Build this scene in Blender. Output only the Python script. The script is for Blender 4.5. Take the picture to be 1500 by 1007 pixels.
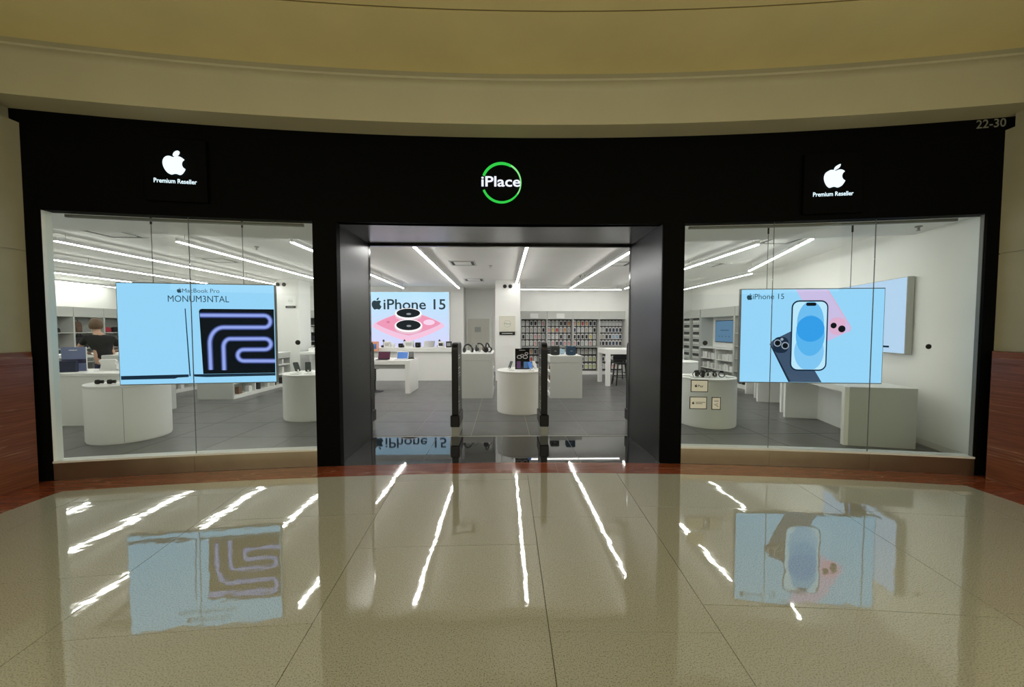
import bpy, bmesh, math, random
from mathutils import Vector, Matrix
random.seed(7)
scn = bpy.context.scene
for o in list(bpy.data.objects): bpy.data.objects.remove(o)
COL = scn.collection
PI = math.pi

ordn = ['first', 'second', 'third', 'fourth', 'fifth', 'sixth', 'seventh', 'eighth', 'ninth', 'tenth', 'eleventh', 'twelfth', 'thirteenth', 'fourteenth', 'fifteenth', 'sixteenth', 'seventeenth', 'eighteenth', 'nineteenth', 'twentieth']
# ------------------------------------------------------------------ camera, world, exposure
cam = bpy.data.cameras.new('camera'); co = bpy.data.objects.new('camera', cam); COL.objects.link(co)
cam.sensor_fit = 'HORIZONTAL'; cam.sensor_width = 36.0; cam.lens = 565.0 / 1500 * 36
cam.shift_y = 3.5 / 1500; cam.clip_start = 0.05; cam.clip_end = 200
co.location = (0, 0, 1.6); co.rotation_euler = (math.radians(90 - 2.45), 0, math.radians(-1.3))
scn.camera = co
w = bpy.data.worlds.new('mall_ambient'); scn.world = w; w.use_nodes = True
bg = w.node_tree.nodes['Background']; bg.inputs[0].default_value = (1.0, 0.955, 0.75, 1); bg.inputs[1].default_value = 1.85
scn.view_settings.view_transform = 'Standard'; scn.view_settings.look = 'None'
scn.view_settings.gamma = 1.0; scn.view_settings.use_curve_mapping = False
scn.view_settings.exposure = 0.15
STRIP_POWER = 32.0      # store ceiling strips
LAMP_POWER = 22.0       # mall downlights

# ------------------------------------------------------------------ materials
MATS = {}
def mat(name, col, rough=0.5, metal=0.0, ior=1.45, emit=None, es=0.0, var=0.0, vscale=8.0, bump=0.0, bscale=40.0, stretch=None):
    if name in MATS: return MATS[name]
    m = bpy.data.materials.new(name); m.use_nodes = True; nt = m.node_tree
    b = nt.nodes['Principled BSDF']
    b.inputs['Base Color'].default_value = (*col, 1); b.inputs['Roughness'].default_value = rough
    b.inputs['Metallic'].default_value = metal; b.inputs['IOR'].default_value = ior
    if emit is not None:
        b.inputs['Emission Color'].default_value = (*emit, 1); b.inputs['Emission Strength'].default_value = es
    if var > 0 or bump > 0:
        tc = nt.nodes.new('ShaderNodeTexCoord'); src = tc.outputs['Object']
        if stretch:
            mp = nt.nodes.new('ShaderNodeMapping'); mp.inputs['Scale'].default_value = stretch
            nt.links.new(src, mp.inputs['Vector']); src = mp.outputs['Vector']
    if var > 0:
        n = nt.nodes.new('ShaderNodeTexNoise'); n.inputs['Scale'].default_value = vscale; n.inputs['Detail'].default_value = 5
        nt.links.new(src, n.inputs['Vector'])
        r = nt.nodes.new('ShaderNodeValToRGB')
        r.color_ramp.elements[0].position = 0.3; r.color_ramp.elements[1].position = 0.7
        r.color_ramp.elements[0].color = (*[max(0, c * (1 - var)) for c in col], 1)
        r.color_ramp.elements[1].color = (*[min(1, c * (1 + var)) for c in col], 1)
        nt.links.new(n.outputs['Fac'], r.inputs['Fac']); nt.links.new(r.outputs['Color'], b.inputs['Base Color'])
    if bump > 0:
        n2 = nt.nodes.new('ShaderNodeTexNoise'); n2.inputs['Scale'].default_value = bscale; n2.inputs['Detail'].default_value = 2
        nt.links.new(src, n2.inputs['Vector'])
        bp = nt.nodes.new('ShaderNodeBump'); bp.inputs['Strength'].default_value = bump; bp.inputs['Distance'].default_value = 0.01
        nt.links.new(n2.outputs['Fac'], bp.inputs['Height']); nt.links.new(bp.outputs['Normal'], b.inputs['Normal'])
    MATS[name] = m
    return m
def glow(name, col, s=1.0):
    return mat(name, (0.0, 0.0, 0.0), 0.25, ior=1.05, emit=col, es=s)
def glass_mat(name='clear_glass', tint=(0.95, 0.975, 0.96)):
    m = bpy.data.materials.new(name); m.use_nodes = True; nt = m.node_tree; nt.nodes.clear()
    out = nt.nodes.new('ShaderNodeOutputMaterial'); mx = nt.nodes.new('ShaderNodeMixShader')
    tr = nt.nodes.new('ShaderNodeBsdfTransparent'); tr.inputs[0].default_value = (*tint, 1)
    gl = nt.nodes.new('ShaderNodeBsdfGlossy'); gl.inputs['Roughness'].default_value = 0.0
    lw = nt.nodes.new('ShaderNodeLayerWeight'); lw.inputs[0].default_value = 0.5
    pw = nt.nodes.new('ShaderNodeMath'); pw.operation = 'POWER'; pw.inputs[1].default_value = 5
    ma = nt.nodes.new('ShaderNodeMath'); ma.operation = 'MULTIPLY_ADD'; ma.inputs[1].default_value = 0.9; ma.inputs[2].default_value = 0.016
    nt.links.new(lw.outputs['Facing'], pw.inputs[0]); nt.links.new(pw.outputs[0], ma.inputs[0])
    nt.links.new(ma.outputs[0], mx.inputs[0]); nt.links.new(tr.outputs[0], mx.inputs[1]); nt.links.new(gl.outputs[0], mx.inputs[2])
    nt.links.new(mx.outputs[0], out.inputs[0])
    return m
GLASS = glass_mat()

def terrazzo():
    m = bpy.data.materials.new('cream_polished_stone'); m.use_nodes = True; nt = m.node_tree
    b = nt.nodes['Principled BSDF']; b.inputs['Roughness'].default_value = 0.035; b.inputs['IOR'].default_value = 2.7
    tc = nt.nodes.new('ShaderNodeTexCoord')
    v = nt.nodes.new('ShaderNodeTexNoise'); v.inputs['Scale'].default_value = 150; v.inputs['Detail'].default_value = 2
    r = nt.nodes.new('ShaderNodeValToRGB'); e = r.color_ramp.elements
    e[0].position = 0.30; e[0].color = (0.20, 0.187, 0.137, 1); e[1].position = 0.46; e[1].color = (0.44, 0.427, 0.335, 1)
    e2 = r.color_ramp.elements.new(0.7); e2.color = (0.505, 0.49, 0.395, 1)
    nt.links.new(tc.outputs['Object'], v.inputs['Vector']); nt.links.new(v.outputs['Fac'], r.inputs['Fac'])
    nt.links.new(r.outputs['Color'], b.inputs['Base Color'])
    n = nt.nodes.new('ShaderNodeTexNoise'); n.inputs['Scale'].default_value = 3.5; n.inputs['Detail'].default_value = 3; n.inputs['Roughness'].default_value = 0.55
    nt.links.new(tc.outputs['Object'], n.inputs['Vector'])
    bp = nt.nodes.new('ShaderNodeBump'); bp.inputs['Strength'].default_value = 0.12; bp.inputs['Distance'].default_value = 0.01
    nt.links.new(n.outputs['Fac'], bp.inputs['Height']); nt.links.new(bp.outputs['Normal'], b.inputs['Normal'])
    return m
def marble(name, c0, c1, vein, rough=0.12, stretch=(1, 1, 9)):
    m = bpy.data.materials.new(name); m.use_nodes = True; nt = m.node_tree
    b = nt.nodes['Principled BSDF']; b.inputs['Roughness'].default_value = rough; b.inputs['IOR'].default_value = 1.5
    tc = nt.nodes.new('ShaderNodeTexCoord'); mp = nt.nodes.new('ShaderNodeMapping'); mp.inputs['Scale'].default_value = stretch
    nt.links.new(tc.outputs['Object'], mp.inputs['Vector'])
    n = nt.nodes.new('ShaderNodeTexNoise'); n.inputs['Scale'].default_value = 3.0; n.inputs['Detail'].default_value = 8; n.inputs['Roughness'].default_value = 0.7
    nt.links.new(mp.outputs[0], n.inputs['Vector'])
    r = nt.nodes.new('ShaderNodeValToRGB'); r.color_ramp.elements[0].position = 0.3; r.color_ramp.elements[1].position = 0.72
    r.color_ramp.elements[0].color = (*c0, 1); r.color_ramp.elements[1].color = (*c1, 1)
    nt.links.new(n.outputs['Fac'], r.inputs['Fac'])
    mp2 = nt.nodes.new('ShaderNodeMapping'); mp2.inputs['Scale'].default_value = tuple(0.25 * s for s in stretch)
    nt.links.new(tc.outputs['Object'], mp2.inputs['Vector'])
    n2 = nt.nodes.new('ShaderNodeTexNoise'); n2.inputs['Scale'].default_value = 2.0; n2.inputs['Detail'].default_value = 3
    nt.links.new(mp2.outputs[0], n2.inputs['Vector'])
    r2 = nt.nodes.new('ShaderNodeValToRGB'); e = r2.color_ramp.elements
    e[0].position = 0.492; e[0].color = (0, 0, 0, 1); e[1].position = 0.5; e[1].color = (1, 1, 1, 1)
    e3 = r2.color_ramp.elements.new(0.508); e3.color = (0, 0, 0, 1)
    nt.links.new(n2.outputs['Fac'], r2.inputs['Fac'])
    mx = nt.nodes.new('ShaderNodeMixRGB'); mx.inputs[2].default_value = (*vein, 1)
    ml = nt.nodes.new('ShaderNodeMath'); ml.operation = 'MULTIPLY'; ml.inputs[1].default_value = 0.6
    nt.links.new(r2.outputs[0], ml.inputs[0]); nt.links.new(ml.outputs[0], mx.inputs[0])
    nt.links.new(r.outputs[0], mx.inputs[1]); nt.links.new(mx.outputs[0], b.inputs['Base Color'])
    return m
M_TERR = terrazzo()
M_RED = marble('red_brown_marble', (0.10, 0.028, 0.014), (0.27, 0.085, 0.04), (0.42, 0.24, 0.15), 0.3, (0.7, 0.7, 20))
M_REDF = marble('red_brown_marble_floor', (0.15, 0.035, 0.016), (0.33, 0.085, 0.035), (0.42, 0.22, 0.14), 0.07, (1, 7, 1))
M_JOINT = mat('dark_joint', (0.05, 0.045, 0.03), 0.8)
M_LJOINT = mat('pale_grout', (0.45, 0.45, 0.43), 0.8)
M_BLACKP = mat('black_facade_panel', (0.003, 0.003, 0.003), 0.5, ior=1.1)
M_CREAMW = mat('cream_wall_paint', (0.38, 0.355, 0.25), 0.75, var=0.05, vscale=3)
M_LIP = mat('beige_soffit_paint', (0.51, 0.475, 0.33), 0.8, var=0.03, vscale=2)
M_OLIVE = mat('yellow_ceiling_paint', (0.80, 0.68, 0.34), 0.85, var=0.05, vscale=1.2)
M_WHITEW = mat('white_wall_paint', (0.86, 0.86, 0.83), 0.7, var=0.015, vscale=2)
M_CEIL = mat('white_ceiling_paint', (0.88, 0.87, 0.84), 0.8, var=0.015, vscale=1)
M_SOFF = mat('grey_white_soffit_paint', (0.88, 0.88, 0.86), 0.8)
M_TILE = mat('dark_grey_floor_tile', (0.12, 0.121, 0.119), 0.30, var=0.14, vscale=3.5, ior=1.45)
M_GRAN = mat('black_granite', (0.012, 0.012, 0.013), 0.03, ior=1.75, var=0.2, vscale=60)
M_METAL = mat('dark_brushed_metal', (0.085, 0.087, 0.092), 0.30, metal=1.0, var=0.06, vscale=6, stretch=(1, 1, 30))
M_BRONZE = mat('bronze_kick_plate', (0.40, 0.33, 0.23), 0.36, metal=1.0, var=0.08, vscale=3)
M_SILL = mat('pale_sill', (0.75, 0.74, 0.70), 0.4)
M_WHITE = mat('white_laminate', (0.90, 0.90, 0.875), 0.4)
M_LGREY = mat('light_grey_laminate', (0.55, 0.56, 0.53), 0.5)
M_MGREY = mat('mid_grey_panel', (0.34, 0.35, 0.33), 0.5)
M_DGREY = mat('dark_grey_backing', (0.07, 0.07, 0.07), 0.6)
M_BLACK = mat('black_plastic', (0.007, 0.007, 0.007), 0.35)
M_BLACKG = mat('black_gloss', (0.008, 0.008, 0.010), 0.12)
M_SILVER = mat('silver_metal', (0.6, 0.6, 0.6), 0.3, metal=1.0)
M_CABLE = mat('steel_cable', (0.18, 0.18, 0.18), 0.4, metal=1.0)
M_PAPER = mat('white_card', (0.82, 0.82, 0.80), 0.6)
M_CREAM = mat('cream_card', (0.72, 0.70, 0.60), 0.6)
M_BEZEL = mat('grey_screen_case', (0.22, 0.22, 0.22), 0.45)
M_STRIP = mat('strip_diffuser', (0.9, 0.9, 0.9), 0.5, emit=(1.0, 0.985, 0.94), es=STRIP_POWER)
M_LAMP = mat('warm_lamp_diffuser', (0.9, 0.85, 0.7), 0.5, emit=(1.0, 0.88, 0.60), es=LAMP_POWER)

# ------------------------------------------------------------------ helpers
def link(o, parent=None):
    COL.objects.link(o)
    if parent is not None: o.parent = parent
    return o
def tag(o, label=None, cat=None, group=None, kind=None):
    if label: o['label'] = label
    if cat: o['category'] = cat
    if group: o['group'] = group
    if kind: o['kind'] = kind
    return o
def thing(name, label, cat, loc=(0, 0, 0), rz=0.0, group=None):
    o = bpy.data.objects.new(name, None); o.empty_display_size = 0.1; link(o)
    o.location = loc; o.rotation_euler = (0, 0, rz)
    return tag(o, label, cat, group)
def setting(name, label, cat='structure'):
    o = bpy.data.objects.new(name, None); o.empty_display_size = 0.1; link(o)
    return tag(o, label, cat, kind='structure')
class MB:
    def __init__(s): s.v = []; s.f = []; s.m = []
    def add(s, vs, fs, mi=0):
        b = len(s.v); s.v += [tuple(p) for p in vs]; s.f += [tuple(b + i for i in f) for f in fs]; s.m += [mi] * len(fs); return s
    def box(s, x0, x1, y0, y1, z0, z1, mi=0, M=None):
        vs = [Vector((x, y, z)) for z in (z0, z1) for y in (y0, y1) for x in (x0, x1)]
        if M is not None: vs = [M @ p for p in vs]
        return s.add(vs, [(0, 2, 3, 1), (4, 5, 7, 6), (0, 1, 5, 4), (2, 6, 7, 3), (0, 4, 6, 2), (1, 3, 7, 5)], mi)
    def rings(s, rings, mi=0, cap=True):
        n = len(rings[0]); vs = [p for r in rings for p in r]; fs = []
        for k in range(len(rings) - 1):
            for i in range(n):
                j = (i + 1) % n; fs.append((k * n + i, k * n + j, (k + 1) * n + j, (k + 1) * n + i))
        if cap: fs.append(tuple(range(n - 1, -1, -1))); fs.append(tuple((len(rings) - 1) * n + i for i in range(n)))
        return s.add(vs, fs, mi)
    def lathe(s, prof, n=32, c=(0, 0, 0), mi=0, M=None):
        rs = []
        for r, z in prof:
            ring = [Vector((c[0] + r * math.cos(2 * PI * i / n), c[1] + r * math.sin(2 * PI * i / n), c[2] + z)) for i in range(n)]
            if M is not None: ring = [M @ p for p in ring]
            rs.append(ring)
        return s.rings(rs, mi)
    def tube(s, pts, r, n=8, mi=0, closed=False):
        pts = [Vector(p) for p in pts]; N = len(pts); rs = []
        up = Vector((0, 0, 1))
        for k, p in enumerate(pts):
            a = pts[k - 1] if (k > 0 or closed) else p; b = pts[(k + 1) % N] if (k < N - 1 or closed) else p
            t = (b - a).normalized()
            u = t.cross(up)
            if u.length < 1e-3: u = t.cross(Vector((1, 0, 0)))
            u.normalize(); v = u.cross(t).normalized()
            rr = r[k] if isinstance(r, (list, tuple)) else r
            rs.append([p + u * (rr * math.cos(2 * PI * i / n)) + v * (rr * math.sin(2 * PI * i / n)) for i in range(n)])
        if closed: rs.append(rs[0])
        return s.rings(rs, mi, cap=not closed)
    def prism(s, poly, y0, y1, mi=0):      # polygon in x,z (counter-clockwise as seen from -y), extruded along y
        n = len(poly); vs = [(x, y0, z) for x, z in poly] + [(x, y1, z) for x, z in poly]
        fs = [tuple(range(n)), tuple(range(2 * n - 1, n - 1, -1))] + [(i, i + n, (i + 1) % n + n, (i + 1) % n) for i in range(n)]
        return s.add(vs, fs, mi)
    def plan(s, poly, z0, z1, mi=0):       # polygon in x,y extruded along z
        n = len(poly); vs = [(x, y, z0) for x, y in poly] + [(x, y, z1) for x, y in poly]
        fs = [tuple(range(n - 1, -1, -1)), tuple(range(n, 2 * n))] + [(i, (i + 1) % n, (i + 1) % n + n, i + n) for i in range(n)]
        return s.add(vs, fs, mi)
    def mesh(s, name, mats, bevel=0.0, smooth=False, seg=1):
        me = bpy.data.meshes.new(name); me.from_pydata(s.v, [], s.f)
        if not isinstance(mats, (list, tuple)): mats = [mats]
        for m in mats: me.materials.append(m)
        me.polygons.foreach_set('material_index', s.m)
        bm = bmesh.new(); bm.from_mesh(me)
        bmesh.ops.recalc_face_normals(bm, faces=bm.faces)
        if bevel > 0: bmesh.ops.bevel(bm, geom=list(bm.edges), offset=bevel, segments=seg, affect='EDGES', profile=0.5)
        bm.to_mesh(me); bm.free()
        if smooth: me.shade_smooth(); me.set_sharp_from_angle(angle=0.7)
        me.update(); return me
    def build(s, name, mats, parent=None, bevel=0.0, smooth=False, seg=1):
        return link(bpy.data.objects.new(name, s.mesh(name, mats, bevel, smooth, seg)), parent)
def box(name, x0, x1, y0, y1, z0, z1, m, parent=None, bevel=0.0):
    return MB().box(x0, x1, y0, y1, z0, z1).build(name, m, parent, bevel)
def copy_tree(o, parent=None):
    c = o.copy(); COL.objects.link(c)
    if parent is not None: c.parent = parent
    for ch in [x for x in bpy.data.objects if x.parent == o]: copy_tree(ch, c)
    return c
_tc = {}
def text_polys(txt, bold=0.0):
    k = (txt, bold)
    if k in _tc: return _tc[k]
    cu = bpy.data.curves.new('lettering', 'FONT'); cu.body = txt; cu.size = 1.0; cu.offset = bold; cu.resolution_u = 3; cu.fill_mode = 'FRONT'
    ob = bpy.data.objects.new('lettering', cu); COL.objects.link(ob)
    bpy.context.view_layer.update()
    me = bpy.data.meshes.new_from_object(ob.evaluated_get(bpy.context.evaluated_depsgraph_get()))
    vs = [tuple(v.co) for v in me.vertices]; fs = [tuple(p.vertices) for p in me.polygons]
    bpy.data.objects.remove(ob); bpy.data.curves.remove(cu); bpy.data.meshes.remove(me)
    _tc[k] = (vs, fs); return _tc[k]
def text(mb, txt, x0, x1, zb, y, cap=None, bold=0.0, mi=0, thick=0.0):
    """lettering in the x,z plane facing -y; fitted between x0 and x1, baseline zb, capital height cap"""
    vs, fs = text_polys(txt, bold)
    a = min(v[0] for v in vs); b = max(v[0] for v in vs); t = max(v[1] for v in vs if True)
    t = max(v[1] for v in text_polys('M', bold)[0])
    sx = (x1 - x0) / (b - a); sz = cap / t if cap else sx
    p = [(x0 + (v[0] - a) * sx, y, zb + v[1] * sz) for v in vs]
    mb.add(p, fs, mi)
    return mb
def words(txt, x0, x1, zb, y, cap, m, name, parent, bold=0.0):
    # one mesh per word
    w0, w1 = txt.split(' '); vs, fs = text_polys(txt, bold); cut = max(v[0] for v in text_polys(w0, bold)[0]) + .02
    a = min(v[0] for v in vs); b = max(v[0] for v in vs); sx = (x1 - x0) / (b - a); sz = cap / max(v[1] for v in text_polys('M', bold)[0])
    for k in (0, 1):
        mb = MB(); idx = [i for i, v in enumerate(vs) if (v[0] < cut) == (k == 0)]; mp = {i: j for j, i in enumerate(idx)}
        mb.add([(x0 + (vs[i][0] - a) * sx, y, zb + vs[i][1] * sz) for i in idx], [tuple(mp[i] for i in f) for f in fs if f[0] in mp]); mb.build(name, m, parent)
# emblem: fruit outline with a bite and a leaf, cubic path in 24 x 24 units
_B = [(-.948,0,-2.415,-1.078,-3.96,-1.04),(-2.04,.027,-3.91,1.183,-4.961,3.014),(-2.117,3.675,-.546,9.103,1.519,12.09),(1.013,1.454,2.208,3.09,3.792,3.039),(1.52,-.065,2.09,-.987,3.935,-.987),(1.831,0,2.35,.987,3.96,.948),(1.637,-.026,2.676,-1.48,3.676,-2.948),(1.156,-1.688,1.636,-3.325,1.662,-3.415),(-.039,-.013,-3.182,-1.221,-3.22,-4.857),(-.026,-3.04,2.48,-4.494,2.597,-4.559),(-1.429,-2.09,-3.623,-2.324,-4.39,-2.376),(-2,-.156,-3.675,1.09,-4.61,1.09)]
_L = [(.843,-1.012,1.4,-2.427,1.245,-3.83),(-1.207,.052,-2.662,.805,-3.532,1.818),(-.78,.896,-1.454,2.338,-1.273,3.714),(1.338,.104,2.715,-.688,3.559,-1.701)]
def _path(x, y, segs, n=6):
    out = []
    for a, b, c, d, e, f in segs:
        for i in range(n):
            t = i / n; u = 1 - t
            out.append((x + 3*u*u*t*a + 3*u*t*t*c + t**3*e, y + 3*u*u*t*b + 3*u*t*t*d + t**3*f))
        x += e; y += f
    return out
EMB = [_path(12.152, 6.896, _B), _path(15.53, 3.83, _L)]
def emblem(mb, cx, cz, h, y, mi=0, y2=None, sx=1.0):
    for pl in EMB:
        p = [(cx + (a - 12) / 24 * h * sx, cz + (12 - b) / 24 * h) for a, b in pl]
        if y2 is None: mb.add([(a, y, b) for a, b in p], [tuple(range(len(p)))], mi)
        else: mb.prism(p, y, y2, mi)
    return mb
def flat(mb, pts, y, mi=0): return mb.add([(a, y, b) for a, b in pts], [tuple(range(len(pts)))], mi)
def ell(cx, cz, rx, rz, n=28, a0=0.0, a1=2 * PI): return [(cx + rx * math.cos(a0 + (a1 - a0) * i / n), cz + rz * math.sin(a0 + (a1 - a0) * i / n)) for i in range(n)]
def rrect(x0, x1, z0, z1, r, n=5):
    o = []
    for cx, cz, a in ((x1 - r, z0 + r, -PI / 2), (x1 - r, z1 - r, 0), (x0 + r, z1 - r, PI / 2), (x0 + r, z0 + r, PI)):
        o += [(cx + r * math.cos(a + PI / 2 * i / n), cz + r * math.sin(a + PI / 2 * i / n)) for i in range(n + 1)]
    return o
def ribbon(mb, path, wdt, y, mi=0):
    P = [Vector(p) for p in path]; L = []; R = []
    for i, p in enumerate(P):
        t = (P[min(i + 1, len(P) - 1)] - P[max(i - 1, 0)]).normalized(); n = Vector((-t.y, t.x))
        L.append(p + n * wdt / 2); R.append(p - n * wdt / 2)
    n = len(P); vs = [(q.x, y, q.y) for q in L + R]
    return mb.add(vs, [(i, n + i, n + i + 1, i + 1) for i in range(n - 1)], mi)

# facade circle: the shop front is concave, centre far behind the viewer
R0 = 25.25; YC = 4.57 - R0
def ang(X): return math.asin(X / R0)
def pol(a, r): return (r * math.sin(a), YC + r * math.cos(a))
def arc_poly(a0, a1, r0, r1, n):
    return [pol(a0 + (a1 - a0) * i / n, r0) for i in range(n + 1)] + [pol(a1 + (a0 - a1) * i / n, r1) for i in range(n + 1)]
def arc_box(mb, a0, a1, r0, r1, z0, z1, n=8, mi=0):
    for k in range(n):
        b0 = a0 + (a1 - a0) * k / n; b1 = a0 + (a1 - a0) * (k + 1) / n
        q = [pol(b0, r0), pol(b1, r0), pol(b1, r1), pol(b0, r1)]
        vs = [(x, y, z) for z in (z0, z1) for x, y in q]
        fs = [(3, 2, 1, 0), (4, 5, 6, 7), (0, 1, 5, 4), (2, 3, 7, 6)]
        if k == 0: fs.append((3, 0, 4, 7))
        if k == n - 1: fs.append((1, 2, 6, 5))
        mb.add(vs, fs, mi)
    return mb
def front(X, proud=0.0):      # point on the facade face and the rotation that makes local -y face the viewer
    a = ang(X); x, y = pol(a, R0 - proud); return (x, y), -a

# ================================================================== MALL SHELL
floor = setting('floor', 'polished cream stone floor of the mall with dark joints', 'floor')
MB().box(-12, 12, -9, 4.3, -0.10, -0.025).build('bed', M_JOINT, floor)
XL, XR = -4.37, 4.74            # where the red band along the side walls starts
edges = [-.46, -.40, -.34, -.28, -.222, -.164, -.1057, -.0457, .0107, .0507, .123, .18, .238, .296, .354, .412, .47]
offs = [.3, .8, .1, .55, .2, .65, .08, .80, -.03, .18, .22, .7, .35, .9, .15, .5]
def tile_poly(a0, a1, r0, r1):
    g = 0.002; b0, b1 = a0 + g / 24, a1 - g / 24; n = 5
    return [pol(b0 + (b1 - b0) * i / n, r0 + g) for i in range(n + 1)] + [pol(b1 + (b0 - b1) * i / n, r1 - g) for i in range(n + 1)]
rmax = R0 - 0.335
for c in range(len(edges) - 1):
    rows = [rmax]
    r = 20.68 + 2.0 + offs[c] + 1.25 * 1
    rr = []
    k = r
    while k > 12.5: rr.append(k); k -= 1.25
    rr = [q for q in rr if q < rmax - 0.15]
    seq = [rmax] + rr
    for i in range(len(seq) - 1):
        p = tile_poly(edges[c], edges[c + 1], seq[i + 1], seq[i])
        ym = sum(q[1] for q in p) / len(p)
        if ym > 1.2: p = [(min(max(x, XL + .002), XR - .002), y) for x, y in p]
        if max(q[0] for q in p) - min(q[0] for q in p) < 0.06: continue
        dz = random.uniform(-.0003, .0003)
        MB().plan(p, -0.025, dz).build('tile', M_TERR, floor)

band = setting('trim_1', 'red brown marble border strip running along the foot of the shop front', 'floor trim')
ba = [ang(x) for x in (-4.95, -4.2, -3.2, -2.05, -0.66, 0.62, 1.95, 3.1, 4.2, 5.32)]
for i in range(len(ba) - 1):
    MB().plan(arc_poly(ba[i] + .00004, ba[i + 1] - .00004, R0 - 0.333, R0 - 0.001, 8), -0.02, 0.001).build('slab', M_REDF, band)
for sx, x0, x1 in ((-1, -4.90, XL), (1, XR, 5.27)):
    ya = lambda x: YC + math.sqrt((R0 - .335) ** 2 - x * x)
    for y0, y1 in ((1.2, 2.5), (2.502, None)):
        MB().plan([(x0, y0), (x1, y0), (x1, y1 or ya(x1)), (x0, y1 or ya(x0))], -0.02, 0.001).build('slab', M_REDF, band)

# side walls of the mall, marble dado below and cream panels above
def pier(nm, x_face, sgn, lab, off):
    wl = setting(nm, lab, 'wall')
    xw = x_face + sgn * off
    for z0, z1 in ((1.3, 2.395), (2.405, 3.685)):
        for y0, y1 in ((1.2, 2.9), (2.906, 3.70), (3.706, 4.15)):
            box('panel', *sorted((xw, xw + sgn * 0.12)), y0, y1, z0, z1, M_CREAMW, wl)
    box('backing', *sorted((xw + sgn * 0.01, xw + sgn * 0.3)), 1.2, 4.14, 0.0, 3.68, M_CREAMW, wl)
    box('wall_top', *sorted((xw + sgn * .002, xw + sgn * 0.3)), 1.2, 3.94, 3.68, 4.25, M_CREAMW, wl)
    box('wall_top', *sorted((xw + sgn * (.085 if sgn < 0 else .142), xw + sgn * 0.4)), 3.94, 4.10, 3.60, 4.25, M_CREAMW, wl)
    d = setting(nm.replace('wall', 'trim_dado'), 'red brown marble dado on the %s mall wall' % nm.split('_')[1], 'wall trim')
    e = x_face; b = x_face + sgn * (off - .003)
    prof = [(0, 0.002), (0, 1.23), (.006, 1.235), (.006, 1.245), (0, 1.25), (0, 1.30), (.03, 1.365), (off - .003, 1.37), (off - .003, 0.002)]
    n = len(prof)
    for y0, y1, bev in ((1.2, 2.6, 0), (2.603, 4.09 if sgn < 0 else 4.03, .04 if sgn < 0 else .09)):
        vs = [(e + sgn * x, y0, z) for x, z in prof] + [(e + sgn * x, y1 - bev * (1 - x / (off - .003)), z) for x, z in prof]
        fs = [tuple(range(n)), tuple(range(n, 2 * n))] + [(i, (i + 1) % n, (i + 1) % n + n, i + n) for i in range(n)]
        MB().add(vs, fs).build('slab', M_RED, d)
pier('wall_left', -4.82, -1, 'cream panelled mall wall at the left end of the shop front', .062)
pier('wall_right', 5.15, 1, 'cream panelled mall wall at the right end of the shop front', .112)

# mall ceiling: drop band over the shop front, yellow ceiling with a curved groove
A0, A1 = -.34, .34
cl = setting('ceiling', 'dim yellow curved mall ceiling with a groove line', 'ceiling')
mb = MB(); arc_box(mb, A0, A1, 18.0, 24.0, 4.25, 4.35, 40); mb.build('ceiling_field', M_OLIVE, cl)
mb = MB(); arc_box(mb, A0, A1, 24.022, 24.80, 4.25, 4.35, 40); mb.build('ceiling_ring', M_OLIVE, cl)
mb = MB(); arc_box(mb, A0, A1, 23.99, 24.03, 4.258, 4.36, 40); mb.build('groove', mat('groove_paint', (0.22, 0.17, 0.07), .8), cl)
mb = MB(); n = 48
prof = [(24.96, 3.82), (24.96, 4.16), (24.945, 4.20), (24.91, 4.222), (24.87, 4.226), (24.865, 4.245), (24.79, 4.252), (24.79, 4.36), (25.6, 4.36), (25.6, 3.82)]
rings = [[(*pol(A0 + (A1 - A0) * i / n, r), z) for r, z in prof] for i in range(n + 1)]
dband = mb.rings([[Vector(p) for p in r] for r in rings]).build('trim_2', M_LIP, None, smooth=True)
tag(dband, 'beige curved drop band between the black fascia and the mall ceiling', 'ceiling trim', kind='structure')

wrr = setting('wall_rear_blocker', 'unseen dark wall added behind the viewer to dim window reflections', 'wall')
for i in range(8): box('blocker_panel', -12 + i * 3, -12 + i * 3 + 2.99, -8.8, -8.6, 0, 3.1, mat('dark_blocker', (0.06, 0.055, 0.045), 0.6), wrr)  # unseen dark panels added to block bright ambient light from reflecting in the glass

# ================================================================== SHOP FRONT
wf = setting('wall_front', 'matt black shop front fascia and posts', 'wall')
mb = MB(); arc_box(mb, ang(-4.96), ang(5.40), R0, R0 + 0.22, 3.69, 3.82, 24); mb.build('top_rail', M_BLACKP, wf)
mb = MB(); arc_box(mb, ang(-4.88), ang(5.30), R0, R0 + 0.12, 2.83, 3.69, 24); mb.build('fascia', M_BLACKP, wf)
for xa, xb, dep in ((-4.88, -4.75, .10), (-2.165, -1.905, .12), (1.865, 2.11, .12), (5.15, 5.30, .03)):
    mb = MB(); arc_box(mb, ang(xa), ang(xb), R0, R0 + dep, 0.002, 2.83, 2); mb.build('post', M_BLACKP, wf)

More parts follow.
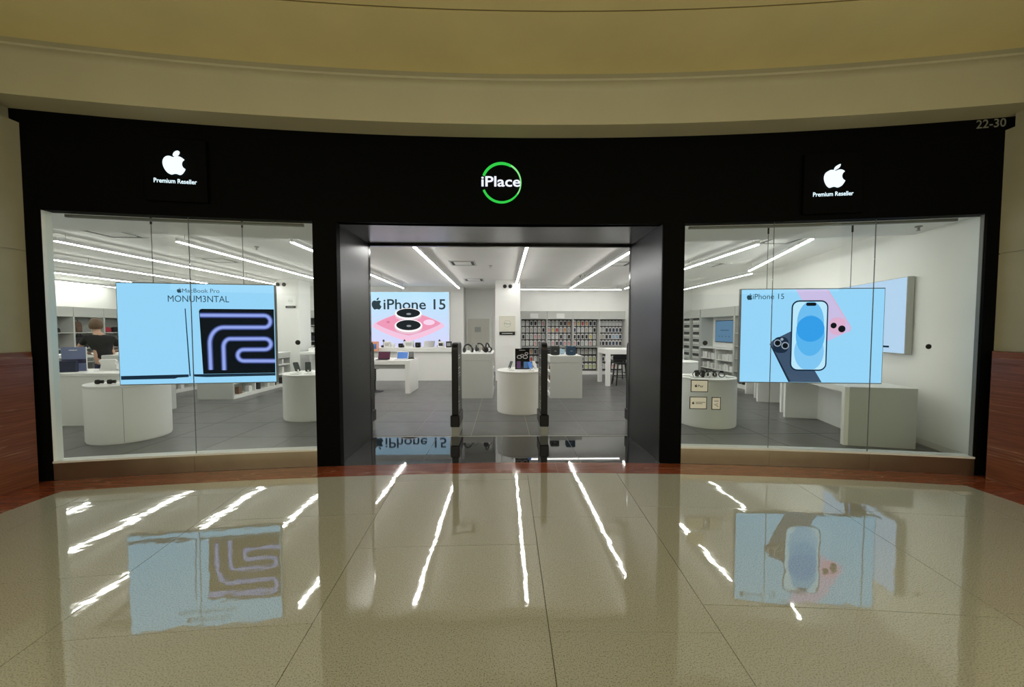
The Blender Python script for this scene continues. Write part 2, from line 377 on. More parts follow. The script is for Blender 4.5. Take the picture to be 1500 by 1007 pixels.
def window(nm, xs, lab):
    wn = setting(nm, lab, 'window')
    for i in range(len(xs) - 1):
        a0, a1 = ang(xs[i]) + .00008, ang(xs[i + 1]) - .00008
        p0, p1 = pol(a0, R0 + .035), pol(a1, R0 + .035); q0, q1 = pol(a0, R0 + .047), pol(a1, R0 + .047)
        MB().plan([p0, p1, q1, q0], 0.205, 2.83).build('pane', GLASS, wn)
        mb = MB(); arc_box(mb, ang(xs[i]) + .00005, ang(xs[i + 1]) - .00005, R0 + .004, R0 + .10, 0.004, 0.185, 3); mb.build('kick_plate', M_BRONZE, wn)
    for x in xs[1:-1]:
        a = ang(x); mb = MB(); arc_box(mb, a - .00007, a + .00007, R0 + .035, R0 + .047, 0.205, 2.83, 1); mb.build('glass_joint', mat('clear_sealant', (0.16, 0.17, 0.17), 0.4), wn)
    mb = MB(); arc_box(mb, ang(xs[0]), ang(xs[-1]), R0 + .0, R0 + .13, 0.185, 0.205, 8); mb.build('sill', M_SILL, wn)
    mb = MB(); arc_box(mb, ang(xs[0]) + .004, ang(xs[-1]) - .006, R0 + .14, R0 + .17, 2.80, 2.83, 8); mb.build('head_channel', M_BEZEL, wn)
window('window_1', (-4.75, -3.455, -2.165), 'left display window of two clear glass panes on a bronze kick plate')
window('window_2', (2.11, 3.11, 4.155, 5.15), 'right display window of three clear glass panes on a bronze kick plate')

dr = setting('door_1', 'open shop entrance lined with dark brushed metal', 'doorway')
PX0, PX1, PY1 = -1.935, 1.865, 5.70
def jamb(x, s):
    MB().box(*sorted((x, x + s * .03)), 4.53, PY1 - .06, 0.004, 2.83).build('jamb', M_METAL, dr, 0.002)
    MB().box(*sorted((x - s * .004, x + s * .10)), PY1 - .06, PY1, 0.004, 2.83).build('jamb_edge', M_BLACKG, dr)
    box('jamb_core', *sorted((x + s * .031, x + s * .22)), 4.66, PY1, 0.004, 2.83, M_WHITEW, dr)
jamb(PX0, -1); jamb(PX1, 1)
MB().box(PX0 - .03, PX1 + .03, 4.57, PY1 - .06, 2.83, 2.86).build('head_lining', mat('soffit_brushed_metal', (0.26, 0.26, 0.275), 0.22, metal=1.0, var=0.06, vscale=6), dr)
MB().box(PX0 - .03, PX1 + .03, PY1 - .06, PY1, 2.80, 2.90).build('head_edge', M_BLACKG, dr)
sx = [PX0, -.98, -.02, .93, PX1]
for i in range(4):
    g = .003
    a0, a1 = sx[i] + g, sx[i + 1] - g
    pts = [(a0, YC + math.sqrt(R0**2 - a0**2) + .002), (a1, YC + math.sqrt(R0**2 - a1**2) + .002), (a1, PY1), (a0, PY1)]
    MB().plan(pts, -.02, .001).build('threshold_slab', M_GRAN, dr)
MB().box(PX0, PX1, 4.5, PY1, -.10, -.004).build('threshold_grout', M_LJOINT, dr)

# ------------------------------------------------------------------ store shell
SX0, SX1, SYB = -13.1, 6.86, 13.92
CZ = 3.13; SZ = 2.955
sf = setting('floor_store', 'dark grey tiled floor inside the shop', 'floor')
MB().box(SX0 - .2, SX1 + .2, 4.2, 14.9, -.12, -.0035).build('grout_bed', M_LJOINT, sf)
T = .88; tm = MB().box(0, T - .009, 0, T - .009, -.02, 0.0).mesh('tile', M_TILE)
TX0 = .40 - 16 * T; TY0 = 5.77 - 2 * T
for i in range(25):
    for j in range(12):
        x, y = TX0 + i * T, TY0 + j * T
        if x + T < SX0 or x > SX1 or y > SYB + .8: continue
        if y < 5.7 and (x + T > PX0 - .01 and x < PX1 + .01):
            continue
        if y < 4.2 or (y < 4.6 and x < -4.7): 
            pass
        xa, xb = x, x + T - .009; ya, yb = y, y + T - .009
        if ya < 4.64: ya = 4.64
        if yb - ya < .05: continue
        o = bpy.data.objects.new('tile', tm) if ya == y else None
        if o is None: o = MB().box(0, T - .009, 0, yb - ya, -.02, 0.0).build('tile', M_TILE, sf)
        else: link(o, sf)
        o.location = (xa, ya, 0)
for xa, xb in ((-2.24, PX0 - .002), (PX1 + .002, 2.155)):     # cut tiles beside the threshold
    for ya, yb in ((4.64, 4.885), (4.89, 5.765)):
        box('tile', xa + .003, xb, ya, yb - .003, -.02, 0.0, M_TILE, sf)

sc = setting('ceiling_store', 'white shop ceiling', 'ceiling')
box('ceiling_panel', SX0 - .1, SX1 + .1, 5.2, 14.9, CZ, CZ + .1, M_CEIL, sc)
bk = setting('trim_3', 'lowered grey white soffit behind the shop windows', 'ceiling trim')
mb = MB(); arc_box(mb, ang(-13.2), ang(7.2), R0 + .12, 26.78, SZ, CZ + .1, 40); mb.build('soffit', M_SOFF, bk)
wb = setting('wall_back', 'white back wall of the shop', 'wall')
box('wall_panel', SX0, -1.42, SYB, SYB + .1, 0.0, CZ, M_WHITEW, wb)
box('wall_panel', -.28, SX1 + .1, SYB, SYB + .1, 0.0, CZ, M_WHITEW, wb)
box('recess_side', -1.52, -1.42, SYB + .1, 14.62, 0, CZ, M_WHITEW, wb)
box('recess_side', -.28, -.18, SYB + .1, 14.62, 0, CZ, M_WHITEW, wb)
box('recess_back', -1.52, -.18, 14.62, 14.7, 0, CZ, M_WHITEW, wb)
d2 = setting('door_2', 'cream service door in the recess of the back wall', 'door')
box('door_frame', -1.40, -.44, 14.56, 14.615, 0.0, 2.06, M_WHITE, d2, .004)
dl = box('door_leaf', -1.33, -.52, 14.54, 14.56, 0.01, 2.0, mat('cream_door', (0.62, 0.61, 0.54), 0.5), d2, .004)
box('door_notice', -1.07, -.84, 14.532, 14.54, 1.50, 1.69, M_MGREY, dl)
MB().lathe([(.012, 0), (.012, .08)], 10, M=Matrix.Translation((-1.26, 14.54, 1.05)) @ Matrix.Rotation(PI / 2, 4, 'X')).build('door_handle', M_SILVER, dl)
ws = setting('wall_store_left', 'white left side wall of the shop', 'wall')
box('wall_panel', SX0 - .1, SX0, 4.2, 14.1, 0.0, CZ, M_WHITEW, ws)
box('wall_panel', SX0, -4.88, 4.21, 4.33, 0.0, CZ, M_WHITEW, ws)
MB().plan([(-4.88, 4.10), (-4.752, 4.125), (-4.752, 4.225), (-4.88, 4.33)], 0.205, SZ).build('window_return', M_WHITEW, ws)
wr = setting('wall_store_right', 'white slanting right side wall of the shop', 'wall')
def rw(Y): return 5.70 + .2475 * (Y - 4.70)
MB().plan([(rw(4.15), 4.15), (rw(9.4), 9.4), (rw(9.4) + .12, 9.38), (rw(4.15) + .12, 4.13)], 0, CZ).build('wall_panel', M_WHITEW, wr)
box('wall_panel', SX1, SX1 + .1, 9.4, 14.1, 0, CZ, M_WHITEW, wr)
MB().plan([(5.152, 4.105), (5.152, 4.072), (5.75, 4.0), (5.75, 4.105)], 0, SZ).build('window_return', M_BEZEL, wr)
MB().plan([(rw(4.17) - .012, 4.17), (rw(9.35) - .012, 9.35), (rw(9.35), 9.35), (rw(4.17), 4.17)], 0.0, .08).build('baseboard', M_SILL, wr)

# pillars inside the shop
def pillar(nm, x0, x1, y0, y1, lab):
    p = tag(MB().box(x0, x1, y0, y1, 0, CZ).build(nm, M_WHITEW, None, .006), lab, 'pillar', kind='structure')
    return p
pillar('wall_pillar', -.245, .53, 12.0, 12.7, 'white square pillar carrying a round emblem sign opposite the entrance')
pillar('wall_pillar', -6.95, -6.25, 12.0, 12.7, 'white square pillar behind the large screen of the left window')

# ================================================================== LIGHTS OF THE SHOP
M_STRIP2 = mat('dim_strip_diffuser', (0.9, 0.9, 0.9), 0.5, emit=(1.0, 0.985, 0.94), es=STRIP_POWER * 0.3)
def strip(x0, y0, x1, y1, lab, dim=False):
    L = math.hypot(x1 - x0, y1 - y0); rz = math.atan2(y1 - y0, x1 - x0)
    t = thing('ceiling_light_strip', lab, 'light', (x0, y0, 2.98), rz, 'white linear ceiling lights')
    box('housing', 0, L, -.026, .026, .006, .065, mat('white_housing', (0.75, 0.75, 0.75), 0.4), t)
    box('diffuser', 0.004, L - .004, -.021, .021, -.006, .006, M_STRIP if not dim else M_STRIP2, t)
    n = max(2, int(L / 2.2) + 1)
    for k in range(n):
        xx = .15 + (L - .3) * k / (n - 1)
        MB().tube([(xx, 0, .065), (xx, 0, CZ - 2.98)], .003, 6).build('suspension_cable', M_CABLE, t)
names = ['at the far left of the shop, first of the row', 'second from the far left of the shop', 'third from the far left of the shop', 'passing above the left window screen, fourth from the left',
         'fifth from the left, above the right half of the left window screen', 'sixth from the left, half hidden by the left entrance post', 'above the left part of the entrance', 'running straight to the emblem pillar', 'above the right part of the entrance', 'just right of the entrance, tenth from the left']
sxs = [-12.8, -10.92, -8.93, -7.0, -5.13, -3.35, -1.49, .40, 2.27, 4.15]
for i, x in enumerate(sxs):
    y1 = 11.95 if i == 7 else 13.1
    y0 = 6.25
    strip(x, y0, x, y1, 'white linear ceiling light ' + names[i])
strip(.62, 13.42, 4.12, 13.42, 'white linear ceiling light running crosswise in front of the phone case wall', True)
strip(4.72, 5.85, 5.82, 9.06, 'slanting white linear ceiling light along the right wall, nearest the right window')
strip(6.16, 9.49, 6.28, 13.35, 'white linear ceiling light along the right wall, farther from the window', True)

def grille(x, y, lab):
    t = thing('air_grille', lab, 'vent', (x, y, CZ), 0, 'square ceiling air grilles')
    mb = MB()
    for a, b, c, d in ((-.3, .3, -.3, -.26), (-.3, .3, .26, .3), (-.3, -.26, -.26, .26), (.26, .3, -.26, .26)): mb.box(a, b, c, d, -.012, 0)
    mb.build('frame', M_LGREY, t)
    box('dark_duct', -.26, .26, -.26, .26, -.003, 0.0, M_DGREY, t)
    box('centre_panel', -.19, .19, -.19, .19, -.014, -.004, M_CEIL, t)
for x, y, l in ((-6.2, 6.35, 'square air grille in the ceiling above the left end of the left window'), (-6.27, 8.75, 'square air grille in the ceiling behind the left window screen'), (-.93, 9.0, 'square air grille in the ceiling above the entrance'),
                (-.9, 12.0, 'square air grille in the ceiling in front of the service door'), (2.66, 9.0, 'square air grille beside the ceiling light at the right of the entrance'), (4.78, 6.55, 'square air grille in the ceiling near the right window'), (4.83, 9.1, 'square air grille in the ceiling deeper behind the right window')):
    grille(x, y, l)
def sprink(x, y, z, lab, r=.04):
    o = MB().lathe([(r, 0), (r, -.012), (r * .4, -.02), (r * .3, -.05), (r * .55, -.055), (r * .5, -.06)], 12).build('sprinkler', M_MGREY, None, smooth=True)
    o.location = (x, y, z); tag(o, lab, 'sprinkler', 'ceiling sprinklers')
for x, y, z, l in ((-4.55, 7.3, CZ, 'small sprinkler head in the ceiling behind the left window'), (-.3, 9.3, CZ, 'small sprinkler head beside the air grille above the entrance'), (2.2, 11.0, CZ, 'small sprinkler head above the right of the entrance'), (4.1, 9.6, CZ, 'small sprinkler head deep behind the right window'), (5.45, 5.0, SZ, 'sprinkler head in the soffit at the right end of the right window'), (3.05, 6.45, CZ, 'sprinkler head near the left edge of the right window')):
    sprink(x, y, z, l)
def spotcam(x, y, z, lab):
    t = thing('security_camera', lab, 'camera', (x, y, z), 0, 'small black cameras on the pillars')
    MB().lathe([(.05, 0), (.05, .02), (.045, .045), (.03, .065), (.008, .075)], 16, M=Matrix.Rotation(PI / 2, 4, 'X')).build('dome', M_BLACKG, t, smooth=True)
    MB().lathe([(.06, -.0), (.06, .012)], 16, M=Matrix.Rotation(PI / 2, 4, 'X')).build('base_ring', M_BLACK, t)
spotcam(.05, 12.0, 2.93, 'left of the two black cameras on the emblem pillar'); spotcam(.22, 12.0, 2.93, 'right of the two black cameras on the emblem pillar')
spotcam(-6.88, 12.0, 2.97, 'left of the two black cameras above the left window screen'); spotcam(-6.69, 12.0, 2.97, 'right of the two black cameras above the left window screen')

# mall downlights (behind and above the viewer)
def downlight(x, y, lab):
    t = thing('ceiling_downlight', lab, 'light', (x, y, 4.25), 0, 'mall ceiling downlights')
    MB().lathe([(.24, 0), (.24, -.02), (.19, -.02), (.19, -.004)], 28).build('trim_ring', M_WHITE, t, smooth=True)
    MB().lathe([(.18, -.005), (.18, -.012)], 28).build('diffuser', M_LAMP, t)
for i, (x, y) in enumerate(((-2.6, .4), (2.6, .4), (0, -1.2), (-3.0, -1.9), (3.0, -1.9))):
    downlight(x, y, ['warm round downlight in the mall ceiling at the front left', 'warm round downlight in the mall ceiling at the front right', 'warm round downlight in the mall ceiling at the middle', 'warm round downlight in the mall ceiling at the rear left', 'warm round downlight in the mall ceiling at the rear right'][i])

# ================================================================== SIGNS ON THE FASCIA
G_WHITE = glow('sign_white', (0.75, 0.93, 1.0), 1.15); G_TXT = glow('sign_text_white', (0.82, 0.86, 1.0), 1.0)
G_GREEN = glow('sign_green', (0.03, 0.55, 0.06), 1.0); G_GREEN2 = glow('sign_pale_green', (0.22, 0.75, 0.22), 1.0)
def reseller(X, ze, lab):
    (x, y), rz = front(X, .0)
    t = thing('fascia_sign', lab, 'sign', (x, y, ze), rz)
    box('sign_box', -.30, .30, -.045, -.001, -.40, .26, M_BLACKP, t, .004)
    mb = MB(); emblem(mb, 0, 0, .245, -.075, 0, -.046); mb.build('emblem', G_WHITE, t)
    mb = MB(); text(mb, 'Premium Reseller', -.205, .205, -.212, -.048, cap=.046, bold=.016); mb.build('lettering', G_WHITE, t)
reseller(-3.51, 3.375, 'lit fruit emblem sign on the black fascia above the left window')
reseller(3.66, 3.29, 'lit fruit emblem sign on the black fascia above the right window')
(x, y), rz = front(-.02)
t = thing('fascia_sign', 'green ring shop name sign on the black fascia above the entrance', 'sign', (x, y, 3.30), rz)
def ringseg(a0, a1, w0, w1, n=30):
    mb = MB(); Rr = .232; rs = []
    for i in range(n + 1):
        a = math.radians(a0 + (a1 - a0) * i / n); ww = w0 + (w1 - w0) * i / n; c, s = math.cos(a), math.sin(a)
        rs.append([Vector(((Rr - ww) * c, -.03, (Rr - ww) * s)), Vector((Rr * c, -.03, Rr * s)), Vector((Rr * c, -.001, Rr * s)), Vector(((Rr - ww) * c, -.001, (Rr - ww) * s))])
    return mb.rings(rs)
ringseg(60, 158, .020, .024).build('ring_upper', G_GREEN, t); ringseg(-35, 60, .012, .012).build('ring_right', G_GREEN2, t); ringseg(-157, -35, .024, .014).build('ring_lower', G_GREEN, t)
mb = MB(); text(mb, 'iPlace', -.232, .222, -.045, -.03, cap=.115, bold=.018); mb.build('lettering', G_TXT, t)
(x, y), rz = front(5.135)
t = thing('unit_number', 'small grey unit number at the top right corner of the black fascia', 'sign', (x, y, 3.765), rz)
mb = MB(); text(mb, '22-30', -.13, .13, -.04, -.004, cap=.085, bold=.01); mb.build('numerals', mat('grey_numerals', (0.23, 0.23, 0.2), 0.5), t)

# ================================================================== SCREENS
G_SKY = glow('screen_sky_blue', (0.30, 0.62, 0.90), 1.04)
G_SKY2 = glow('screen_pale_blue', (0.50, 0.68, 0.92), 0.92)
G_INK = glow('screen_ink', (0.02, 0.06, 0.09), 1.0); G_NAVY = glow('screen_navy', (0.008, 0.025, 0.05), 1.0)
G_BLK = glow('screen_black', (0.004, 0.007, 0.010), 1.0)
G_T1 = glow('screen_tube_dim', (0.035, 0.05, 0.16), 1.0); G_T2 = glow('screen_tube_mid', (0.14, 0.19, 0.50), 1.0); G_T3 = glow('screen_tube_bright', (0.30, 0.37, 0.82), 1.0)
def screen(label, pL, pR, z0, z1, depth, rim=.012, case=M_BEZEL, cat='screen', nm='hanging_screen', face=G_SKY):
    W = math.hypot(pR[0] - pL[0], pR[1] - pL[1]); rz = math.atan2(pR[1] - pL[1], pR[0] - pL[0]); H = z1 - z0
    t = thing(nm, label, cat, (pL[0], pL[1], z0), rz)
    box('case', 0, W, .004, depth, 0, H, case, t, .004)
    d = MB().box(rim, W - rim, 0, .0039, rim, H - rim).build('display', face, t)
    return d, W, H
def art(t, name, mb, m): return mb.build(name, m, t)
def laptop_art(t, W, H, shift=0.0):
    U = lambda u: u * W; V = lambda v: (1 - v) * H
    y = -.0015
    mb = MB(); emblem(mb, U(.387 + shift), V(.072), H * .05, y); mb.build('advert_emblem', G_INK, t); words('MacBook Pro', U(.405 + shift), U(.640 + shift), V(.092), y, H * .038, G_INK, 'advert_lettering', t)
    mb = MB(); text(mb, 'MONUM3NTAL', U(.315 + shift), U(.700 + shift), V(.185), y, cap=H * .062); mb.build('advert_lettering', G_INK, t)
    mb = MB(); flat(mb, [(U(.417), V(.25)), (U(.423), V(.25)), (U(.440), V(.92)), (U(.432), V(.92))], y)
    flat(mb, [(U(.012), V(.945)), (U(.012), V(.908)), (U(.428), V(.902)), (U(.428), V(.928)), (U(.36), V(.932)), (U(.34), V(.942))], y)
    flat(mb, [(U(.463), V(.925)), (U(.458), V(.902)), (U(.99), V(.902)), (U(.99), V(.928)), (U(.54), V(.932))], y)
    mb.build('advert_laptop_edge', G_NAVY, t)
    mb = MB(); flat(mb, [(U(.52), V(.90)), (U(.506), V(.275)), (U(.512), V(.258)), (U(.525), V(.252)), (U(.99), V(.252)), (U(.99), V(.90))][::-1], y - .0005); mb.build('advert_laptop_lid', G_BLK, t)
    def arc(cx, cv, ru, rv, a0, a1, n=10): return [(U(cx + ru * math.cos(math.radians(a0 + (a1 - a0) * i / n))), V(cv - rv * math.sin(math.radians(a0 + (a1 - a0) * i / n)))) for i in range(n + 1)]
    p1 = [(U(.512), V(.315))] + arc(.925, .375, .040, .060, 90, -90) + arc(.66, .60, .092, .165, 90, 180) + [(U(.569), V(.86))]
    p2 = [(U(.655), V(.865))] + arc(.70, .635, .045, .085, 180, 90) + arc(.925, .605, .040, .055, 90, -90) + arc(.785, .717, .040, .057, 90, 270) + [(U(.99), V(.778))]
    for w_, m_, dy in ((.056, G_T1, -.003), (.038, G_T2, -.004), (.022, G_T3, -.005)):
        mb = MB(); ribbon(mb, p1, w_ * H, dy); ribbon(mb, p2, w_ * H, dy); mb.build('advert_light_tube', m_, t)
t, W, H = screen('large hanging screen in the left window showing a laptop advert', (-4.615, 4.72), (-2.875, 4.95), .925, 2.165, .05)
laptop_art(t, W, H)
for u, zt in ((.22, SZ), (.79, SZ)):
    MB().tube([(u * W, .025, H), (u * W, .025, zt - .925)], .004, 8).build('suspension_cable', M_CABLE, t.parent)
    MB().tube([(u * W, .025, zt - .925 - .09), (u * W, .025, zt - .925)], .011, 8).build('cable_anchor', M_BLACK, t.parent)

t, W, H = screen('large hanging screen in the right window showing three phones', (3.17, 5.10), (4.95, 4.905), .885, 2.14, .05)
for u in (.19, .77):
    MB().tube([(u * W, .025, H), (u * W, .025, SZ - .885)], .004, 8).build('suspension_cable', M_CABLE, t.parent)
    MB().tube([(u * W, .025, SZ - .885 - .09), (u * W, .025, SZ - .885)], .011, 8).build('cable_anchor', M_BLACK, t.parent)
U = lambda u: u * W
V = lambda v: (1 - v) * H
mb = MB(); emblem(mb, U(.062), V(.085), H * .068, -.0015); mb.build('advert_emblem', G_INK, t); words('iPhone 15', U(.085), U(.305), V(.110), -.0015, H * .055, G_INK, 'advert_lettering', t)
PK = glow('screen_pink', (0.60, 0.50, 0.78), 1.0); PK2 = glow('screen_rose', (0.72, 0.42, 0.62), 1.0)
mb = MB(); flat(mb, [(U(.385), V(.012)), (U(.60), V(.012)), (U(.765), V(.40)), (U(.768), V(.43)), (U(.755), V(.455)), (U(.60), V(.565)), (U(.55), V(.42))][::-1], -.002); mb.build('advert_pink_phone', PK, t)
mb = MB(); flat(mb, [(U(.60), V(.012)), (U(.608), V(.012)), (U(.772), V(.40)), (U(.773), V(.435)), (U(.757), V(.462)), (U(.755), V(.455)), (U(.765), V(.425)), (U(.762), V(.40))][::-1], -.0025)
flat(mb, rrect(U(.626), U(.735), V(.485), V(.305), H * .06), -.003); mb.build('advert_pink_camera', PK2, t)
mb = MB(); flat(mb, ell(U(.653), V(.39), H * .03, H * .03), -.0045); flat(mb, ell(U(.71), V(.425), H * .036, H * .036), -.0045); mb.build('advert_lens', G_BLK, t)
GR = glow('screen_slate', (0.05, 0.085, 0.15), 1.0); GR2 = glow('screen_slate_dark', (0.012, 0.025, 0.05), 1.0)
mb = MB(); flat(mb, [(U(.218), V(.575)), (U(.235), V(.545)), (U(.36), V(.45)), (U(.50), V(.78)), (U(.585), V(.988)), (U(.362), V(.988))][::-1], -.002); mb.build('advert_dark_phone', GR, t)
mb = MB(); flat(mb, [(U(.212), V(.585)), (U(.220), V(.580)), (U(.368), V(.988)), (U(.352), V(.988))][::-1], -.0022); flat(mb, rrect(U(.238), U(.345), V(.68), V(.51), H * .06), -.003); mb.build('advert_dark_camera', GR2, t)
mb = MB()
for a, b in ((.268, .575), (.322, .602)): flat(mb, ell(U(a), V(b), H * .038, H * .038), -.0035)
flat(mb, ell(U(.298), V(.535), H * .015, H * .015), -.0035); mb.build('advert_lens_ring', glow('screen_ring', (0.30, 0.36, 0.45), 1.0), t)
mb = MB()
for a, b in ((.268, .575), (.322, .602)): flat(mb, ell(U(a), V(b), H * .028, H * .028), -.0045)
mb.build('advert_lens', G_BLK, t)
mb = MB(); flat(mb, rrect(U(.358), U(.613), V(.868), V(.125), H * .075), -.005); mb.build('advert_phone_rim', G_NAVY, t)
mb = MB(); flat(mb, rrect(U(.368), U(.604), V(.853), V(.140), H * .062), -.0055); mb.build('advert_phone_screen', glow('screen_ice', (0.50, 0.78, 0.97), 1.0), t)
def blob(cx, cv, rx, rv, dy, m, clip0=.142, clip1=.851):
    mb = MB(); p = [(min(max(a, U(.370)), U(.602)), min(max(b, V(clip1)), V(clip0))) for a, b in ell(U(cx), V(cv), rx * W, rv * H, 40)]; flat(mb, p, dy); mb.build('advert_blob', m, t)
B1 = glow('screen_blue_a', (0.16, 0.50, 0.88), 1.0); B2 = glow('screen_blue_b', (0.035, 0.33, 0.80), 1.0); B3 = glow('screen_blue_c', (0.22, 0.55, 0.90), 1.0); B4 = glow('screen_blue_d', (0.10, 0.44, 0.85), 1.0)
blob(.492, .36, .093, .225, -.006, B1); blob(.488, .665, .103, .20, -.0065, B3); blob(.493, .495, .100, .215, -.007, B4); blob(.493, .425, .097, .135, -.0075, B2)
mb = MB(); flat(mb, rrect(U(.457), U(.528), V(.184), V(.150), H * .016), -.0085); mb.build('advert_phone_cutout', G_BLK, t)

# wall screen on the slanting right wall
pr = (rw(5.42) - .10, 5.42); pl = (rw(7.25) - .10, 7.25)
t, W, H = screen('thick wall screen with a pale blue laptop advert on the right wall', pl, pr, 1.24, 2.36, .09, .012, M_LGREY, nm='wall_screen', face=G_SKY2)
U = lambda u: u * W
V = lambda v: (1 - v) * H
mb = MB(); flat(mb, [(U(.36), V(.90)), (U(.36), V(.24)), (U(.66), V(.24)), (U(.66), V(.90))][::-1], -.002); mb.build('advert_laptop_lid', G_BLK, t)
mb = MB(); ribbon(mb, [(U(.38), V(.32)), (U(.58), V(.32)), (U(.60), V(.40)), (U(.56), V(.46)), (U(.46), V(.47)), (U(.42), V(.58)), (U(.42), V(.85))], .03, -.003); mb.build('advert_light_tube', G_T3, t)
mb = MB(); flat(mb, [(U(.34), V(.925)), (U(.34), V(.90)), (U(.84), V(.90)), (U(.84), V(.925))], -.002); mb.build('advert_laptop_edge', G_NAVY, t)
words('MacBook Pro', U(.06), U(.28), V(.12), -.002, .05, G_INK, 'advert_lettering', t)

# light box poster on the back wall
def grad_glow(name, c0, c1, h):
    m = bpy.data.materials.new(name); m.use_nodes = True; nt = m.node_tree; b = nt.nodes['Principled BSDF']
    b.inputs['Base Color'].default_value = (0, 0, 0, 1); b.inputs['Roughness'].default_value = .4
    tc = nt.nodes.new('ShaderNodeTexCoord'); sp = nt.nodes.new('ShaderNodeSeparateXYZ'); nt.links.new(tc.outputs['Object'], sp.inputs[0])
    mr = nt.nodes.new('ShaderNodeMapRange'); mr.inputs['From Max'].default_value = h; nt.links.new(sp.outputs['Z'], mr.inputs['Value'])
    r = nt.nodes.new('ShaderNodeValToRGB'); r.color_ramp.elements[0].color = (*c0, 1); r.color_ramp.elements[1].color = (*c1, 1)
    nt.links.new(mr.outputs[0], r.inputs[0]); nt.links.new(r.outputs[0], b.inputs['Emission Color']); b.inputs['Emission Strength'].default_value = 1.0
    return m
t, W, H = screen('light box poster of a pink phone camera on the back wall behind the counter', (-4.77, 13.82), (-1.91, 13.82), .96, 2.94, .095, .02, M_WHITE, cat='poster', nm='poster_light_box', face=grad_glow('poster_print', (0.60, 0.60, 0.86), (0.42, 0.70, 0.86), 1.98))
U = lambda u: u * W
V = lambda v: (1 - v) * H
mb = MB(); emblem(mb, U(.10), V(.215), H * .215, -.002); mb.build('emblem', glow('poster_ink', (0.03, 0.05, 0.06), 1.0), t); words('iPhone 15', U(.185), U(.95), V(.315), -.002, H * .18, glow('poster_ink', (0.03, 0.05, 0.06), 1.0), 'lettering', t, .012)
def rdia(cx, cv, a, b, k, dy, col, nm):   # rounded diamond
    pts = []
    for i in range(48):
        th = 2 * PI * i / 48; c, s = math.cos(th), math.sin(th)
        r_ = (abs(c) ** k + abs(s) ** k) ** (-1 / k); pts.append((U(cx) + a * W * r_ * c, V(cv) + b * H * r_ * s))
    mb = MB(); flat(mb, pts, dy); mb.build(nm, col, t)
rdia(.49, .62, .45, .27, 1.18, -.003, glow('poster_rose_shadow', (0.85, 0.50, 0.66), 1.0), 'printed_plate_edge')
rdia(.49, .585, .44, .25, 1.15, -.004, glow('poster_pale_pink', (0.80, 0.52, 0.68), 1.0), 'printed_plate_rim')
rdia(.49, .57, .40, .215, 1.2, -.005, glow('poster_pink', (0.78, 0.30, 0.44), 1.0), 'printed_plate')
for cv, rx, rv in ((.385, .165, .10), (.60, .172, .115)):
    mb = MB(); flat(mb, ell(U(.49), V(cv + .045), rx * W, rv * H), -.006); mb.build('printed_lens_side', glow('poster_rose_grey', (0.72, 0.50, 0.58), 1.0), t)
    mb = MB(); flat(mb, ell(U(.49), V(cv + .01), rx * W, rv * H), -.007); mb.build('printed_lens_rim', glow('poster_white', (0.95, 0.90, 0.92), 1.0), t)
    mb = MB(); flat(mb, ell(U(.49), V(cv), rx * .88 * W, rv * .80 * H), -.008); mb.build('printed_lens', glow('poster_black', (0.015, 0.02, 0.022), 1.0), t)
    mb = MB(); flat(mb, ell(U(.495), V(cv + .015), .03 * W, .018 * H), -.009); mb.build('printed_lens_glint', glow('poster_glint', (0.25, 0.27, 0.28), 1.0), t)
mb = MB(); flat(mb, ell(U(.745), V(.55), .07 * W, .05 * H), -.006); mb.build('printed_flash', glow('poster_flash', (0.85, 0.62, 0.78), 1.0), t)
mb = MB(); flat(mb, ell(U(.24), V(.545), .022 * W, .02 * H), -.006); mb.build('printed_dot', glow('poster_dot', (0.62, 0.2, 0.32), 1.0), t)

# ================================================================== FURNITURE
def drum(x, y, r, h, lab, seam=None):
    t = thing('round_display_table', lab, 'table', (x, y, 0), 0, 'white drum display tables')
    MB().lathe([(r - .012, .0), (r - .012, .015), (r - .003, .02), (r - .003, h - .035)], 72).build('body', M_WHITE, t, smooth=True)
    MB().lathe([(r - .008, h - .034), (r, h - .03), (r, h - .004), (r - .006, h)], 72).build('top', M_WHITE, t, smooth=True)
    if seam is not None:
        a = math.radians(seam); c, s = math.cos(a), math.sin(a)
        M = Matrix.Rotation(a, 4, 'Z')
        MB().box(r - .006, r - .0022, -.0025, .0025, .02, h - .036, M=M).build('seam', M_MGREY, t)
    return t
DH = .81
drum(-5.577, 5.85, .472, DH + .01, 'white drum display table at the left of the left window', -55)
drum(-3.51, 7.138, .476, DH, 'white drum display table beside the left entrance post')
drum(.34, 7.567, .465, DH, 'white drum display table facing the entrance')
drum(4.05, 8.9, .46, DH + .06, 'white drum display table farther back behind the right drum')
drum(3.476, 6.477, .453, DH - .01, 'white drum display table behind the notices on the right window')

def carton(x, y, z, w, d, h, m, lab, cat='box', nm='product_box', rz=0.0, face=None, group=None):
    t = thing(nm, lab, cat, (x, y, z), rz, group)
    MB().box(-w/2, w/2, -d/2, d/2, 0, h).build('carton', m, t, min(.004, w * .04))
    if face is not None: MB().box(-w * .32, w * .32, -d/2 - .0015, -d/2, h * .25, h * .75).build('printed_panel', face, t)
    return t
C_DARK = mat('dark_print', (0.04, 0.04, 0.05), 0.5); C_RED = mat('red_print', (0.55, 0.04, 0.07), 0.5); C_BLUE = mat('blue_print', (0.10, 0.22, 0.55), 0.5); C_BROWN = mat('brown_print', (0.22, 0.13, 0.09), 0.6)

